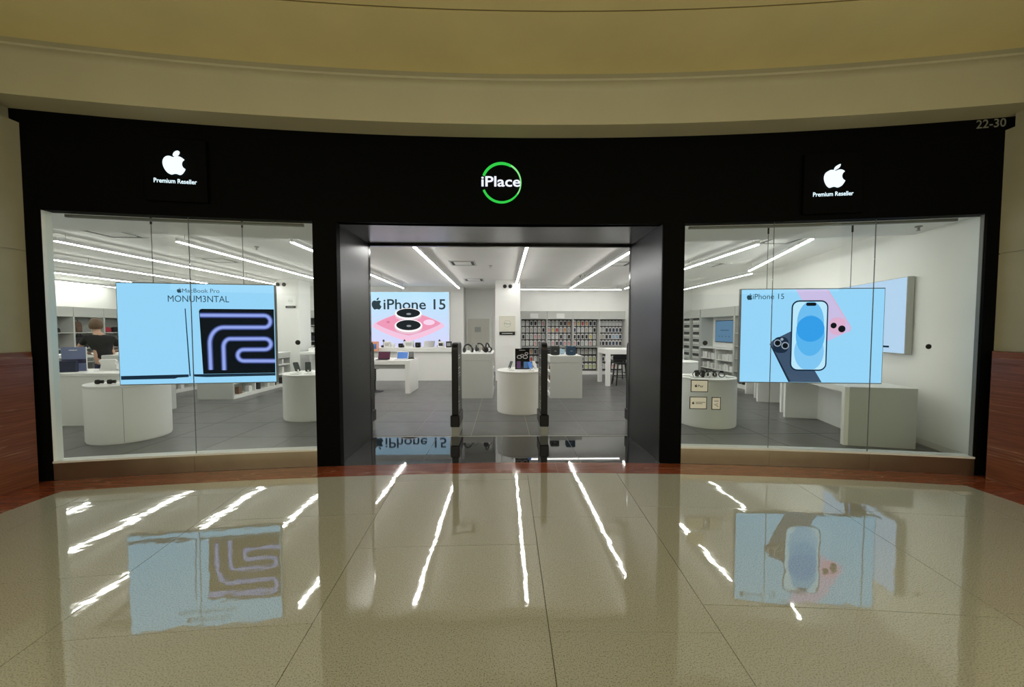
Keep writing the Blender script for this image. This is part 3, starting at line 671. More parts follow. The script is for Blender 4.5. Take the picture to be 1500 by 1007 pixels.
def gondola(x0, x1, y0, y1, h, side, lab, short, seed, top=M_WHITE, front_m=M_LGREY, cnt=5):
    """long low display unit, end panel towards the window, open shelves on one long side"""
    t = thing('display_cabinet', lab, 'cabinet', (x0, y0, 0)); Wd = x1 - x0; L = y1 - y0
    box('end_panel', 0, Wd, 0, .03, 0, h - .16, front_m, t, .002)
    box('top', -.004, Wd + .004, -.004, L, h - .157, h, front_m, t, .003)
    box('top_sheet', 0, Wd, 0, L - .004, h, h + .004, top, t)
    box('end_panel', 0, Wd, L - .03, L, 0, h - .16, front_m, t, .002)
    sh = .30
    if side > 0: xb0, xb1, sx0, sx1 = 0, Wd - sh, Wd - sh, Wd
    else: xb0, xb1, sx0, sx1 = sh, Wd, 0, sh
    box('core', xb0, xb1, .031, L - .031, 0.0, h - .16, front_m, t)
    n = max(2, round(L / .8))
    for k in range(1, n): box('divider', sx0, sx1 - (.002 if side > 0 else -.0), L * k / n - .015, L * k / n + .015, .08, h - .16, M_WHITE, t)
    box('plinth', sx0, sx1, .031, L - .031, 0, .08, M_WHITE, t)
    zs = [.08, .36, .62]
    for z in zs[1:]: box('shelf', sx0, sx1, .031, L - .031, z - .02, z, M_WHITE, t)
    rnd = random.Random(seed)
    for z in zs:
        for k in range(cnt):
            yy = y0 + .12 + (L - .24) * (k + .5) / cnt + rnd.uniform(-.03, .03)
            if any(abs(yy - (y0 + L * q / n)) < .09 for q in range(1, n)): yy += .1
            hh = rnd.uniform(.08, .19); ww = rnd.uniform(.07, .12)
            m = rnd.choice([M_PAPER, M_PAPER, M_PAPER, C_DARK, C_DARK, C_BROWN])
            xx = x0 + (Wd - .09 if side > 0 else .09)
            nmz = {.08: 'bottom', .36: 'middle', .62: 'upper'}[z]
            carton(xx, yy, z, .10, ww, hh, m, '%s box, %s along the %s shelf of the %s' % ({M_PAPER: 'white', C_DARK: 'dark', C_BROWN: 'brown'}[m], ordn[k], nmz, short), rz=0, group='boxes in the ' + lab.split(' with')[0])
    return t
gondola(-1.0, -.245, 8.9, 10.35, 1.035, 1, 'grey cabinet left of the round table with headphones on top', 'headphone cabinet', 3, cnt=3)
gondola(1.085, 1.83, 8.86, 10.35, .985, -1, 'grey cabinet right of the round table with speakers on top', 'speaker cabinet', 4, cnt=4)
gondola(-6.98, -6.17, 8.9, 11.3, .95, 1, 'low shelf cabinet under the left window screen with boxes', 'low cabinet under the left screen', 5, front_m=M_LGREY, cnt=6)
gondola(-9.0, -8.2, 9.72, 11.9, .95, 1, 'farther low shelf cabinet behind the left window with boxes', 'farther low cabinet', 6, cnt=5)

# back counter
t = thing('service_counter', 'long white service counter in front of the poster', 'counter', (-6.0, 12.0, 0))
box('front', 0, 4.55, .06, .12, 0, .90, M_WHITE, t); box('worktop', -.0, 4.6, 0, .75, .90, 1.03, M_WHITE, t, .004)
box('end_panel', 4.45, 4.55, .12, .70, 0, .90, M_WHITE, t); box('lower_worktop', 0.0, 1.2, -.5, -.002, .86, .93, M_WHITE, t, .003)
box('pilaster', 1.05, 1.35, .0, .06, 0, .90, M_WHITE, t); box('pilaster', 1.45, 1.62, .02, .06, 0, .90, M_WHITE, t)
# desk with laptops
t = thing('display_desk', 'white desk with laptops seen through the left of the entrance', 'desk', (-4.6, 9.6, 0))
box('top', 0, 2.285, 0, .92, .725, .83, M_WHITE, t, .003); box('leg_panel', 2.16, 2.285, 0, .92, 0, .725, M_WHITE, t, .003)
box('leg_panel', 0, .125, 0, .92, 0, .725, M_WHITE, t, .003); box('apron', .125, 2.16, .04, .07, .62, .725, M_MGREY, t)
# bar table
t = thing('bar_table', 'white bar table in front of the phone case wall', 'table', (2.9, 10.75, 0))
box('top', 0, 2.2, 0, 1.02, .90, 1.04, M_WHITE, t, .003)
for x in (0, 2.09):
    for y in (0, .90): box('leg', x, x + .115, y, y + .115, 0, .90, M_WHITE, t, .002)
def bar_chair(x, y, rz, lab):
    t = thing('bar_chair', lab, 'chair', (x, y, 0), rz, 'black bar chairs')
    MB().box(-.2, .2, -.2, .2, .60, .64).build('seat', M_BLACK, t, .015); MB().box(-.2, .2, .17, .205, .70, .88).build('backrest', M_BLACK, t, .01)
    for sx in (-1, 1):
        for sy in (-1, 1): MB().tube([(sx * .16, sy * .16, .60), (sx * .22, sy * .22, 0.0)], [.022, .016], 8).build('leg', M_BLACK, t, smooth=True)
    MB().tube([(-.2, -.2, .25), (.2, -.2, .25), (.2, .2, .25), (-.2, .2, .25)], .011, 6, closed=True).build('footrest', M_BLACK, t)
bar_chair(3.42, 11.02, 0.0, 'black bar chair under the white bar table, nearer its left leg')
bar_chair(3.62, 12.05, PI, 'black bar chair behind the white bar table')
bar_chair(3.98, 10.98, 0.15, 'black bar chair under the white bar table, beside the entrance post')
# stool under the desk
t = thing('stool', 'black swivel stool under the white desk', 'stool', (-3.32, 10.0, 0))
MB().lathe([(.0, .0), (.22, .0), (.22, .012), (.05, .03), (.025, .05)], 24).build('base', M_BLACK, t, smooth=True)
MB().lathe([(.022, .04), (.022, .28), (.036, .28), (.036, .58)], 16).build('column', M_BLACK, t, smooth=True)
MB().lathe([(.05, .575), (.17, .59), (.18, .61), (.17, .63), (.05, .635)], 24).build('seat', M_BLACK, t, smooth=True)
for k in range(6): MB().lathe([(.040, .31 + k * .045), (.040, .325 + k * .045)], 16).build('bellows_ring', M_MGREY, t)

# low counter in the left window, high table, drawer unit
t = thing('low_counter', 'low white counter at the left end behind the left window', 'counter', (-9.3, 6.48, 0))
box('body', 0, 2.96, .02, .78, 0, .83, M_WHITE, t); box('top', -.01, 2.98, 0, .80, .83, .875, M_WHITE, t, .003)
t = thing('high_table', 'white high table that the person leans on', 'table', (-8.98, 8.82, 0), math.radians(45))
box('top', -.75, .45, -.02, .55, .98, 1.06, M_WHITE, t, .003); box('leg_panel', -.75, -.67, -.02, .55, 0, .98, M_WHITE, t); box('leg_panel', .37, .45, -.02, .55, 0, .98, M_WHITE, t)
t = thing('drawer_cabinet', 'light grey drawer cabinet beside the person', 'cabinet', (-7.58, 7.42, 0))
box('body', 0, .95, .02, .5, 0, 1.11, M_LGREY, t)
for k in range(4): box('drawer', .01, .94, 0, .019, .03 + k * .27, .29 + k * .27, M_LGREY, t, .003)

# right desks along the slanting wall
def wall_desk(x, y, L, Wd, h, lab):
    rz = -math.atan(.2475)
    t = thing('wall_desk', lab, 'desk', (x, y, 0), rz, 'white desks along the right wall')
    box('top', 0, Wd, 0, L, h - .08, h, M_WHITE, t, .003)
    for yy in (0, L - .07): 
        box('leg_panel', 0, Wd, yy, yy + .07, 0, h - .08, M_WHITE, t, .003)
    box('back_panel', Wd * .62, Wd * .66, .07, L - .07, 0, h - .08, M_WHITE, t)
    box('end_facing', .055, Wd, -.004, 0, 0.0, h - .0, mat('desk_end_grey', (0.52, 0.53, 0.51), .5), t)
    return t
wall_desk(4.70, 5.17, 1.78, .83, .81, 'white panelled desk nearest the right window')
wall_desk(5.35, 7.25, 1.2, .80, .81, 'second white panelled desk along the right wall')
wall_desk(5.86, 8.80, .62, .70, .81, 'third white panelled desk along the right wall')
o = MB().lathe([(.05, 0), (.06, .006), (.0, .008)], 20).build('desk_grommet', M_BLACK, None); o.location = (5.02, 5.62, .81); tag(o, 'black cable disc on the desk nearest the right window', 'cable cover')

# ------------------------------------------------------------------ wall shelving
def bay_wall(nm, lab, x0, y0, rz, nb, bw, depth, htop, zs, hdr, backm, cat='shelving', notice=(), back=None):
    t = thing(nm, lab, cat, (x0, y0, 0), rz)
    back = back or depth - .02
    box('back_panel', 0, nb * bw, back, back + .02, .10, hdr, backm, t)
    box('plinth', 0, nb * bw, .01, depth, 0, .10, M_WHITE, t)
    for k in range(nb):
        box('header', k * bw + .004, (k + 1) * bw - .004, .0, depth, hdr, htop, M_LGREY, t, .002)
    for k in range(nb + 1): box('upright', k * bw - .022, k * bw + .022, -.006, depth, 0, hdr, M_LGREY, t)
    for z in zs:
        for k in range(nb): box('shelf', k * bw + .022, (k + 1) * bw - .022, 0, depth - .02, z - .022, z, M_LGREY, t)
    for k in notice: box('header_notice', k * bw + .33, k * bw + .61, -.003, .0, hdr + .03, hdr + .20, M_PAPER, t)
    return t
CX0, CY0, BW = .62, 13.56, .925
bay_wall('case_wall', 'tall grey display wall hung with rows of phone cases', CX0, CY0, 0, 4, BW, .35, 2.245, [.985], 1.96, M_DGREY, 'display', (0, 1))
cols = {'white': (.8, .8, .79), 'pale grey': (.62, .63, .65), 'black': (.03, .03, .035), 'navy': (.05, .07, .13), 'pink': (.78, .45, .47), 'red': (.65, .10, .10), 'orange': (.80, .38, .20), 'yellow': (.78, .68, .22), 'lime': (.62, .68, .30), 'beige': (.66, .60, .52), 'brown': (.45, .27, .17), 'sky blue': (.45, .58, .72)}
CM = {k: mat('case_' + k.replace(' ', '_'), v, .4) for k, v in cols.items()}
case_mesh = {}
for k in cols:
    mb = MB(); 
    p = None; p2 = [(-.056, -.012), (.056, -.012), (.056, .165), (.025, .19), (-.025, .19), (-.056, .165)]
    mb.prism(p2, 0, .012, 0); mb.prism(rrect(-.037, .037, .012, .140, .013, 3), -.010, .0, 1)
    mb.box(-.026, -.004, -.0125, -.010, .108, .130, 2); 
    case_mesh[k] = mb.mesh('phone_case_packet', [M_PAPER, CM[k], C_DARK])
grid = {  # bay: rows from the top, letters give colours
 0: ['wwnkgp', 'wgbgbk', 'kggppg', 'wwwpkg', 'bbonkw', 'gbrwkb', 'wgkwgw'],
 1: ['gggkko', 'pyrbog', 'gwwkgk', 'gpknpp', 'wgknbw', 'kwgbwp', 'pkwgkb'],
 2: ['pyrokn', 'nwwbwk', 'kkkkyg', 'pkgwpw', 'wwgbwg', 'gknbll', 'wnklll'],
 3: ['wwwwwww', 'wwknnnk', 'bbknssn', 'nkknnnk', 'kgwbsgg', 'wkwsbpp', 'wwgopbw']}
cc = {'w': 'white', 'g': 'pale grey', 'k': 'black', 'n': 'navy', 'p': 'pink', 'r': 'red', 'o': 'orange', 'y': 'yellow', 'l': 'lime', 'b': 'beige', 's': 'sky blue'}
rowz = [1.735, 1.50, 1.26, 1.02, .72, .455, .185]
for b in range(4):
    for r, s in enumerate(grid[b]):
        n = len(s)
        for i, ch in enumerate(s):
            nm = cc[ch]; o = link(bpy.data.objects.new('phone_case_packet', case_mesh[nm]))
            o.location = (CX0 + b * BW + .03 + (BW - .06) * (i + .5) / n, CY0 + .30, rowz[r])
            tag(o, '%s phone case, %s in the %s row of the %s bay' % (nm, ordn[i], ordn[r], ordn[b]), 'phone case', 'phone cases on the case wall')
# peg hooks are carried by rails of the case wall
rl = [o for o in bpy.data.objects if o.get('label', '').startswith('tall grey display wall')][0]
for b in range(4):
    for z in rowz: box('hook_rail', b * BW + .03, (b + 1) * BW - .03, .314, .33, z + .15, z + .165, M_MGREY, rl)

# right wall: accessory bays, niche with a television, shelves of boxes
RZR = -PI / 2
def rwbay(Y1, nb, bw, zs, backm, lab, nm): return bay_wall(nm, lab, 6.42, Y1, RZR, nb, bw, .42, 2.245, zs, 1.98, backm, back=.10)
rwbay(13.80, 2, .66, [], M_DGREY, 'grey peg bays with white accessory packets on the far right wall', 'accessory_wall')
pk = MB().box(-.045, .045, 0, .03, 0, .13).box(-.02, .02, 0, .004, .13, .15).box(-.025, .025, -.002, 0, .02, .07, 1).mesh('accessory_packet', [M_PAPER, M_MGREY])
for b in range(2):
    for r in range(7):
        for i in range(5):
            o = link(bpy.data.objects.new('accessory_packet', pk)); o.rotation_euler = (0, 0, RZR)
            o.location = (6.42 + .065, 13.80 - b * .66 - .06 - .54 * (i + .5) / 5, 1.76 - r * .24)
            tag(o, 'white accessory packet, %s in row %s of the %s peg bay on the right wall' % (ordn[i], ordn[r], ['far', 'near'][b]), 'packet', 'white accessory packets on the right wall')
t = thing('television_niche', 'grey niche unit with a shelf top on the right wall', 'shelving', (6.42, 12.44, 0), RZR)
NL = 1.84
box('header', 0, NL, 0, .42, 1.98, 2.245, M_LGREY, t); box('side_panel', 0, .04, 0, .42, 0, 1.98, M_LGREY, t); box('side_panel', NL - .04, NL, 0, .42, 0, 1.98, M_LGREY, t)
box('niche_back', .04, NL - .04, .40, .42, 0, 1.98, M_WHITE, t); box('worktop', .04, NL - .04, -.01, .40, 1.01, 1.05, M_WHITE, t, .003); box('plinth', .04, NL - .04, 0, .40, 0, .08, M_WHITE, t)
box('divider', NL / 2 - .02, NL / 2 + .02, 0, .40, .08, 1.01, M_WHITE, t)
for z in (.40, .70): box('shelf', .04, NL - .04, .01, .40, z - .02, z, M_WHITE, t)
rnd = random.Random(11)
for z, h0 in ((.08, .2), (.40, .19), (.70, .2)):
    i = 0; u = .10
    while u < NL - .12:
        wv = rnd.choice([.05, .05, .06, .12]) if z > .5 else rnd.choice([.06, .12, .16])
        if abs(u + wv / 2 - NL / 2) > .06 + wv / 2:
            i += 1
            carton(6.42 + .12, 12.44 - u - wv / 2, z, .14, wv, rnd.uniform(.7, 1) * h0, rnd.choice([M_PAPER, M_PAPER, M_LGREY]), 'pale box, %s from the left on the %s shelf under the television' % (ordn[i - 1], {.08: 'bottom', .40: 'middle', .70: 'top'}[z]), group='pale boxes under the television')
        u += wv + rnd.choice([.015, .02, .09])
t = thing('television', 'blue grey television in the niche of the right wall', 'television', (6.78, 12.20, 1.20), RZR)
box('case', 0, 1.05, .002, .035, 0, .68, M_BLACK, t, .003); MB().box(.02, 1.03, 0, .0018, .02, .66).build('display', glow('tv_blue', (0.10, 0.19, 0.30), 1.0), t)
MB().box(.3, .75, -.0012, 0, .36, .385).build('caption_bar', glow('tv_caption', (0.05, 0.1, 0.16), 1.0), t)
for k in range(4): MB().box(.2 + k * .18, .26 + k * .18, -.0012, 0, .17, .2).build('caption_mark', glow('tv_caption', (0.05, 0.1, 0.16), 1.0), t)
t = bay_wall('shelf_wall', 'low grey shelf wall partly behind the right window screen', 6.42, 10.58, RZR, 1, 1.1, .42, 2.245, [.45, .80, 1.15, 1.5], 1.98, M_LGREY)
for i in range(7):
    carton(6.55, 10.44 - i * .145, .10, .1, .07, .16, C_DARK, 'dark packet, %s from the left at the foot of the right shelf wall' % ordn[i], group='dark packets on the right shelf wall')

# left wall shelving with bags
LW = PI / 2
bay_wall('bag_shelves', 'tall grey open shelves with bags on the far left wall', -12.6, 9.05, LW, 5, .86, .42, 2.26, [.62, 1.04, 1.51], 1.97, M_MGREY)
def bag(x, y, z, w, h, d, m, lab, strap=True, cat='bag', nm='bag', top=.8):
    t = thing(nm, lab, cat, (x, y, z), LW)
    prof = []
    for zz, k in ((0, .94), (.06 * h, 1), (.6 * h, .98), (.88 * h, .85), (h, top * .7)):
        rr = [Vector((a, b, zz)) for a, b in rrect(-w / 2 * k, w / 2 * k, -d / 2 * k, d / 2 * k, min(w, d) * .3 * k, 4)]; prof.append(rr)
    MB().rings(prof).build('body', m, t, smooth=True)
    MB().box(-w * .3, w * .3, -d / 2 - .02, -d / 2 + .01, h * .12, h * .5).build('pocket', m, t, .012)
    if strap: MB().tube([(-.06, 0, h * .96), (-.05, 0, h + .045), (.05, 0, h + .045), (.06, 0, h * .96)], .009, 6).build('handle', M_BLACK, t, smooth=True)
M_BROWN = mat('brown_leather', (0.13, 0.075, 0.05), .6); M_BAGB = mat('black_fabric', (0.02, 0.02, 0.024), .8, var=.2, vscale=60); M_REDB = mat('red_fabric', (0.45, 0.03, 0.06), .7)
S1, S2, S3 = 1.51, 1.04, .62
bag(-12.82, 11.88, S1, .26, .33, .16, M_BROWN, 'brown leather bag with a white tag on the upper shelf behind the person')
bag(-12.82, 11.95, S2, .40, .38, .2, M_BAGB, 'black backpack on the shelf behind the person')
bag(-12.82, 11.25, S1, .34, .14, .2, M_BAGB, 'flat black pouch on the upper left shelf', False)
bag(-12.82, 12.72, S1, .30, .16, .18, M_REDB, 'small red pouch on the upper shelf nearest the left screen', False)
bag(-12.82, 13.08, S1, .28, .17, .16, M_BAGB, 'small black pouch beside the red pouch', False)
bag(-12.82, 12.85, S2, .42, .32, .2, M_BAGB, 'black laptop bag on the middle shelf nearest the left screen', True)
bag(-12.82, 11.15, S2, .30, .16, .2, M_REDB, 'red pouch on the middle left shelf', False)
bag(-12.82, 10.35, S1, .34, .3, .2, M_BAGB, 'black bag on the upper shelf at the far left', True)
carton(-12.83, 11.88, S1 + .335, .002, .05, .0, M_PAPER, 'x', 'x') if False else None

# shelf in the gap beside the left pillar
bay_wall('book_shelf', 'narrow grey shelf with white boxes beside the left pillar', -7.1, 13.5, 0, 1, .62, .35, 2.26, [.55, .88, 1.2, 1.52, 1.75], 2.0, M_DGREY)
for j, (z, ww) in enumerate(((1.52, .09), (1.2, .16), (.88, .1), (.55, .12))):
    for i in range(3):
        carton(-7.0 + i * .18, 13.62, z, ww, .12, .17, M_PAPER if (i + j) % 3 else C_DARK, '%s box, %s on the %s shelf beside the left pillar' % ('white' if (i + j) % 3 else 'dark', ordn[i], ['top', 'second', 'third', 'lowest'][j]), group='boxes in the narrow shelf')

# ------------------------------------------------------------------ signs on pillars and glass
def pillar_sign(x, y, lab, z=0.0, board=M_CREAM, s=1.0):
    t = thing('pillar_sign', lab, 'sign', (x, y, z)); t.scale = (s, 1, s)
    box('board', -.255, .255, -.03, 0, 1.535, 2.02, board, t, .003)
    mb = MB(); ribbon(mb, [(.105 * math.cos(math.radians(a)), 1.775 + .105 * math.sin(math.radians(a))) for a in range(-155, 156, 10)], .008, -.032); text(mb, 'iPlace', -.105, .10, 1.755, -.032, cap=.05, bold=.01); mb.build('emblem', mat('sign_grey_green', (0.30, 0.36, 0.28), .5), t)
    box('plaque', -.245, .245, -.03, 0, 1.43, 1.52, M_BLACK, t, .002); box('plaque_line', -.17, .17, -.032, -.03, 1.465, 1.485, M_LGREY, t)
pillar_sign(.125, 12.0, 'cream emblem sign with black plaque on the pillar opposite the entrance')
pillar_sign(-6.5, 12.0, 'small white emblem sign with dark plaque high on the left pillar', 1.40, M_WHITE, .6)

def on_glass(px_x, z):   # just in front of the pane, following the facade
    (x, y), rz = front(px_x, -.033); return (x, y, z), rz
def dot(X, z, lab):
    p, rz = on_glass(X, z); o = MB().lathe([(.028, 0), (.028, .004), (.024, .006)], 24, M=Matrix.Rotation(PI / 2, 4, 'X')).build('glass_disc', M_BLACK, None, smooth=True)
    o.location = p; o.rotation_euler = (0, 0, rz); tag(o, lab, 'sensor', 'black discs stuck on the windows')
dot(-2.36, 1.45, 'black disc on the glass near the right edge of the left window')
dot(2.375, 1.44, 'black disc on the glass near the left edge of the right window')
dot(4.70, 1.41, 'black disc on the glass at the right end of the right window')
def notice(X, z, w_, h_, lab, kind):
    p, rz = on_glass(X, z); t = thing('window_notice', lab, 'notice', p, rz)
    box('border', -w_/2, w_/2, -.003, .0, -h_/2, h_/2, M_BLACK, t); box('card', -w_/2 + .009, w_/2 - .009, -.0045, -.003, -h_/2 + .009, h_/2 - .009, M_PAPER, t)
    mb = MB(); y = -.0055
    if kind == 0: emblem(mb, -.04, .003, .036, y); text(mb, 'Pay', -.018, .045, -.013, y, cap=.026, bold=.012)
    elif kind == 1:
        emblem(mb, -.058, 0, .034, y)
        for k, l in ((.007, .11), (-.009, .075)): flat(mb, [(-.03, k - .003), (-.03 + l, k - .003), (-.03 + l, k + .003), (-.03, k + .003)], y)
    else:
        for k in (.035, .022): flat(mb, [(-.025, k - .002), (.025, k - .002), (.025, k + .002), (-.025, k + .002)], y)
        flat(mb, [(-.032, -.008), (.015, -.026), (.03, -.045), (.005, -.03)][::-1], y); flat(mb, [(-.03, -.012), (.02, .0), (.02, -.008)][::-1], y)
    mb.build('print', C_DARK, t)
notice(2.32, .93, .20, .145, 'black bordered payment notice on the right window, topmost of three', 0)
notice(2.31, .728, .20, .148, 'wide black bordered notice on the right window below the payment notice', 1)
notice(2.515, .724, .105, .15, 'narrow black bordered notice on the right window beside the wide one', 2)

# ------------------------------------------------------------------ anti theft pedestals
def pedestal(x, lab, faces):
    t = thing('security_gate', lab, 'security gate', (x, 5.78, 0), 0, 'black security gates across the entrance')
    box('foot', -.055, .055, -.06, .42, 0.0, .14, M_MGREY, t, .004)
    box('foot_cover', -.068, .068, -.075, .44, .14, .32, M_BLACK, t, .012)
    prof = [(-.05, .32), (.44, .32), (.44, 1.30)] + [(.34 + .10 * math.cos(a), 1.30 + .10 * math.sin(a)) for a in [PI / 2 * k / 6 for k in range(1, 7)]] + [(.06, 1.40)] + [(.05 - .10 * math.sin(a) + .0, 1.30 + .10 * math.cos(a)) for a in [PI / 2 * k / 6 for k in range(0, 7)]]
    n = len(prof); vs = [(-.048, y, z) for y, z in prof] + [(.048, y, z) for y, z in prof]
    MB().add(vs, [tuple(range(n)), tuple(range(n, 2 * n))] + [(i, (i + 1) % n, (i + 1) % n + n, i + n) for i in range(n)]).build('panel', M_BLACK, t, .008)
    for s in faces:
        xx = s * .0485; rnd = random.Random(5)
        for z in (1.20, 1.16, 1.01, .97, .93, .89, .72, .68, .63, .50, .44, .40):
            l = rnd.uniform(.08, .26); z2 = z + rnd.uniform(.006, .014)
            MB().add([(xx, .0, z), (xx, l, z), (xx, l, z2), (xx, 0, z2)], [(0, 1, 2, 3)]).build('printed_line', M_PAPER, t)
pedestal(-2.115, 'black security gate against the left side of the entrance', (1,))
pedestal(-.72, 'black security gate left of the round table in the entrance', (1,))
pedestal(.615, 'black security gate right of the round table in the entrance', (-1,))
pedestal(2.05, 'black security gate against the right side of the entrance', (-1,))

# ------------------------------------------------------------------ small goods
def laptop(x, y, z, rz, w_, m, face, lab, tilt=20):
    t = thing('laptop', lab, 'laptop', (x, y, z), rz, 'laptops on display')
    MB().box(-w_/2, w_/2, -.11, .11, 0, .014).build('base', m, t, .003)
    M = Matrix.Translation((0, .105, .014)) @ Matrix.Rotation(math.radians(-tilt), 4, 'X')
    ld = MB().box(-w_/2, w_/2, 0, .008, 0, w_ * .66, M=M).build('lid', m, t, .002)
    MB().box(-w_/2 + .01, w_/2 - .01, -.0015, 0, .012, w_ * .66 - .012, M=M).build('display', face, ld)
S_MAR = mat('maroon_screen', (0.02, 0.005, 0.01), .2, emit=(0.06, 0.015, 0.03), es=1.0); S_BLU = mat('blue_screen', (0.02, 0.04, 0.1), .2, emit=(0.06, 0.16, 0.42), es=1.0); S_DRK = mat('dark_screen', (0.01, 0.012, 0.012), .2, emit=(0.03, 0.035, 0.03), es=1.0)
laptop(-3.05, 9.80, .83, .0, .30, M_BLACK, S_MAR, 'dark laptop with a maroon screen on the white desk')
laptop(-2.60, 9.86, .83, -.05, .29, M_SILVER, S_BLU, 'silver laptop with a blue screen on the white desk')
laptop(-2.33 - .15, 10.18, .83, .3, .26, M_BLACK, S_DRK, 'small dark tablet on the back of the white desk')
laptop(-2.66 + .28, 12.3, 1.03, .0, .34, M_SILVER, M_SILVER, 'silver laptop on the service counter', 35)
carton(-3.92, 11.85, .93, .22, .12, .30, mat('coral_print', (0.80, 0.38, 0.25), .5), 'coral and blue upright display pack at the left end of the service counter', face=C_BLUE)
carton(-3.62, 12.15, 1.03, .20, .14, .19, M_PAPER, 'white carton at the left of the service counter', face=M_LGREY)
carton(-3.44, 12.15, 1.03, .08, .1, .13, M_PAPER, 'small white carton beside the large white carton on the counter')
carton(-2.97, 12.25, 1.03, .28, .14, .20, M_PAPER, 'wide white carton in the middle of the service counter', face=M_LGREY)
carton(-1.96, 12.2, 1.03, .2, .14, .19, M_PAPER, 'white carton at the right end of the service counter', face=C_DARK)
carton(-1.72, 12.25, 1.03, .17, .14, .19, C_DARK, 'dark carton at the right end of the service counter', face=M_MGREY)
carton(-1.52, 12.2, 1.03, .12, .12, .10, C_DARK, 'small dark carton at the very end of the service counter')
def speaker_cube(x, y, z, s, m, lab):
    t = thing('cube_speaker', lab, 'speaker', (x, y, z)); 
    MB().box(-s/2, s/2, -s/2, s/2, .008, s).build('body', m, t, s * .12, True, 4)
    MB().lathe([(s * .38, 0), (s * .38, .01)], 24).build('base', M_BLACK, t)
    MB().box(-s * .12, s * .12, -s / 2 - .002, -s / 2 + .004, s * .45, s * .52).build('badge', M_MGREY, t)
speaker_cube(1.23, 9.15, .989, .21, mat('charcoal_mesh', (0.03, 0.032, 0.03), .8, bump=.4, bscale=300), 'charcoal cube speaker on the right grey cabinet')
speaker_cube(1.60, 9.10, .989, .215, mat('navy_mesh', (0.025, 0.06, 0.10), .8, bump=.4, bscale=300), 'navy blue cube speaker on the right grey cabinet')
speaker_cube(1.46, 9.55, .989, .12, mat('ice_mesh', (0.35, 0.5, 0.6), .7), 'small ice blue speaker between the two cube speakers')
speaker_cube(1.14, 9.6, .989, .11, M_BLACK, 'small black speaker behind the charcoal cube speaker')
speaker_cube(-3.22, 12.2, 1.03, .13, M_BLACK, 'small black speaker on the service counter')
speaker_cube(-2.68, 12.2, 1.03, .16, M_BLACK, 'black speaker left of the silver laptop on the service counter')
def stand_lamp(x, y, z, lab):
    t = thing('device_stand', lab, 'stand', (x, y, z), 0, 'black device stands on the counter')
    MB().lathe([(.07, 0), (.085, .02), (.075, .06), (.02, .075)], 20).build('base', M_BLACK, t, smooth=True); MB().tube([(0, 0, .07), (0, 0, .18)], .008, 8).build('pole', M_BLACK, t)
    MB().lathe([(.01, .17), (.035, .19), (.03, .22), (.008, .25)], 14).build('head', M_BLACK, t, smooth=True)
stand_lamp(-2.88 - .16 - .12, 12.42, 1.03, 'black round device stand left of the wide carton on the counter'); stand_lamp(-2.05, 12.45, 1.03, 'black slim device stand right of the silver laptop on the counter'); stand_lamp(-3.82, 12.4, 1.03, 'black device stand at the left end of the counter')
def headphones(x, y, z, rz, m, m2, lab, sc=1.0, lean=0.35):
    t = thing('headphones', lab, 'headphones', (x, y, z), rz, 'headphones on display'); t.scale = (sc, sc, sc)
    Mx = Matrix.Rotation(-lean, 4, 'X')
    pts = [Mx @ Vector((.085 * math.cos(a), 0, .085 + .10 * math.sin(a))) for a in [PI * k / 14 for k in range(15)]]
    MB().tube(pts, .015, 8).build('headband', m, t, smooth=True)
    for s in (-1, 1):
        M = Mx @ Matrix.Translation((s * .085, 0, .065)) @ Matrix.Rotation(PI / 2, 4, 'Y')
        cup = MB().lathe([(.035, -.024), (.049, -.016), (.053, .0), (.049, .016), (.035, .024)], 20, M=M).build('ear_cup', m, t, smooth=True)
        M2 = Mx @ Matrix.Translation((s * .062, 0, .065)) @ Matrix.Rotation(PI / 2, 4, 'Y')
        MB().lathe([(.024, -.012), (.036, -.006), (.036, .006), (.024, .012)], 18, M=M2).build('ear_pad', m2, cup, smooth=True)
headphones(-.82, 9.12, 1.042, .4, M_BLACK, M_MGREY, 'black headphones at the left on the grey cabinet', 1.15)
headphones(-.66, 9.32, 1.042, .5, M_MGREY, M_BLACK, 'grey headphones in the middle on the grey cabinet', 1.2)
headphones(-.56, 9.55, 1.042, .5, M_BLACK, C_BROWN, 'black headphones at the back on the grey cabinet', 1.2)
headphones(-.36, 9.12, 1.042, 1.2, M_BLACK, M_PAPER, 'black headphones at the right on the grey cabinet', 1.25, .1)
carton(-.33, 9.3, 1.042, .09, .06, .24, M_PAPER, 'white upright card behind the right headphones')
# on the round table facing the entrance
t = thing('advert_board', 'black advert board standing on the round table facing the entrance', 'sign', (.375, 7.62, DH), 0)
box('panel', -.14, .14, 0, .012, .0, .41, M_BLACKG, t, .002); box('support_foot', -.09, .09, .012, .10, 0, .008, M_BLACK, t)
mb = MB()
for cx, cz, rr in ((-.055, .245, .045), (.06, .245, .045), (0, .27, .035), (.085, .31, .03)): ribbon(mb, [(cx + rr * math.cos(2 * PI * k / 16), cz + rr * .7 * math.sin(2 * PI * k / 16)) for k in range(17)], .012, -.001)
mb.build('printed_loops', mat('pale_print', (0.55, 0.55, 0.58), .5), t)
mb = MB(); flat(mb, [(-.06, .375), (.06, .375), (.06, .383), (-.06, .383)], -.001); mb.build('printed_line', M_LGREY, t)
mb = MB(); flat(mb, rrect(-.11, -.03, .02, .16, .012), -.001); mb.build('printed_phone', mat('violet_print', (0.14, 0.06, 0.22), .4), t)
mb = MB(); flat(mb, rrect(.03, .11, .02, .15, .012), -.001); mb.build('printed_phone', mat('azure_print', (0.10, 0.25, 0.55), .4), t)
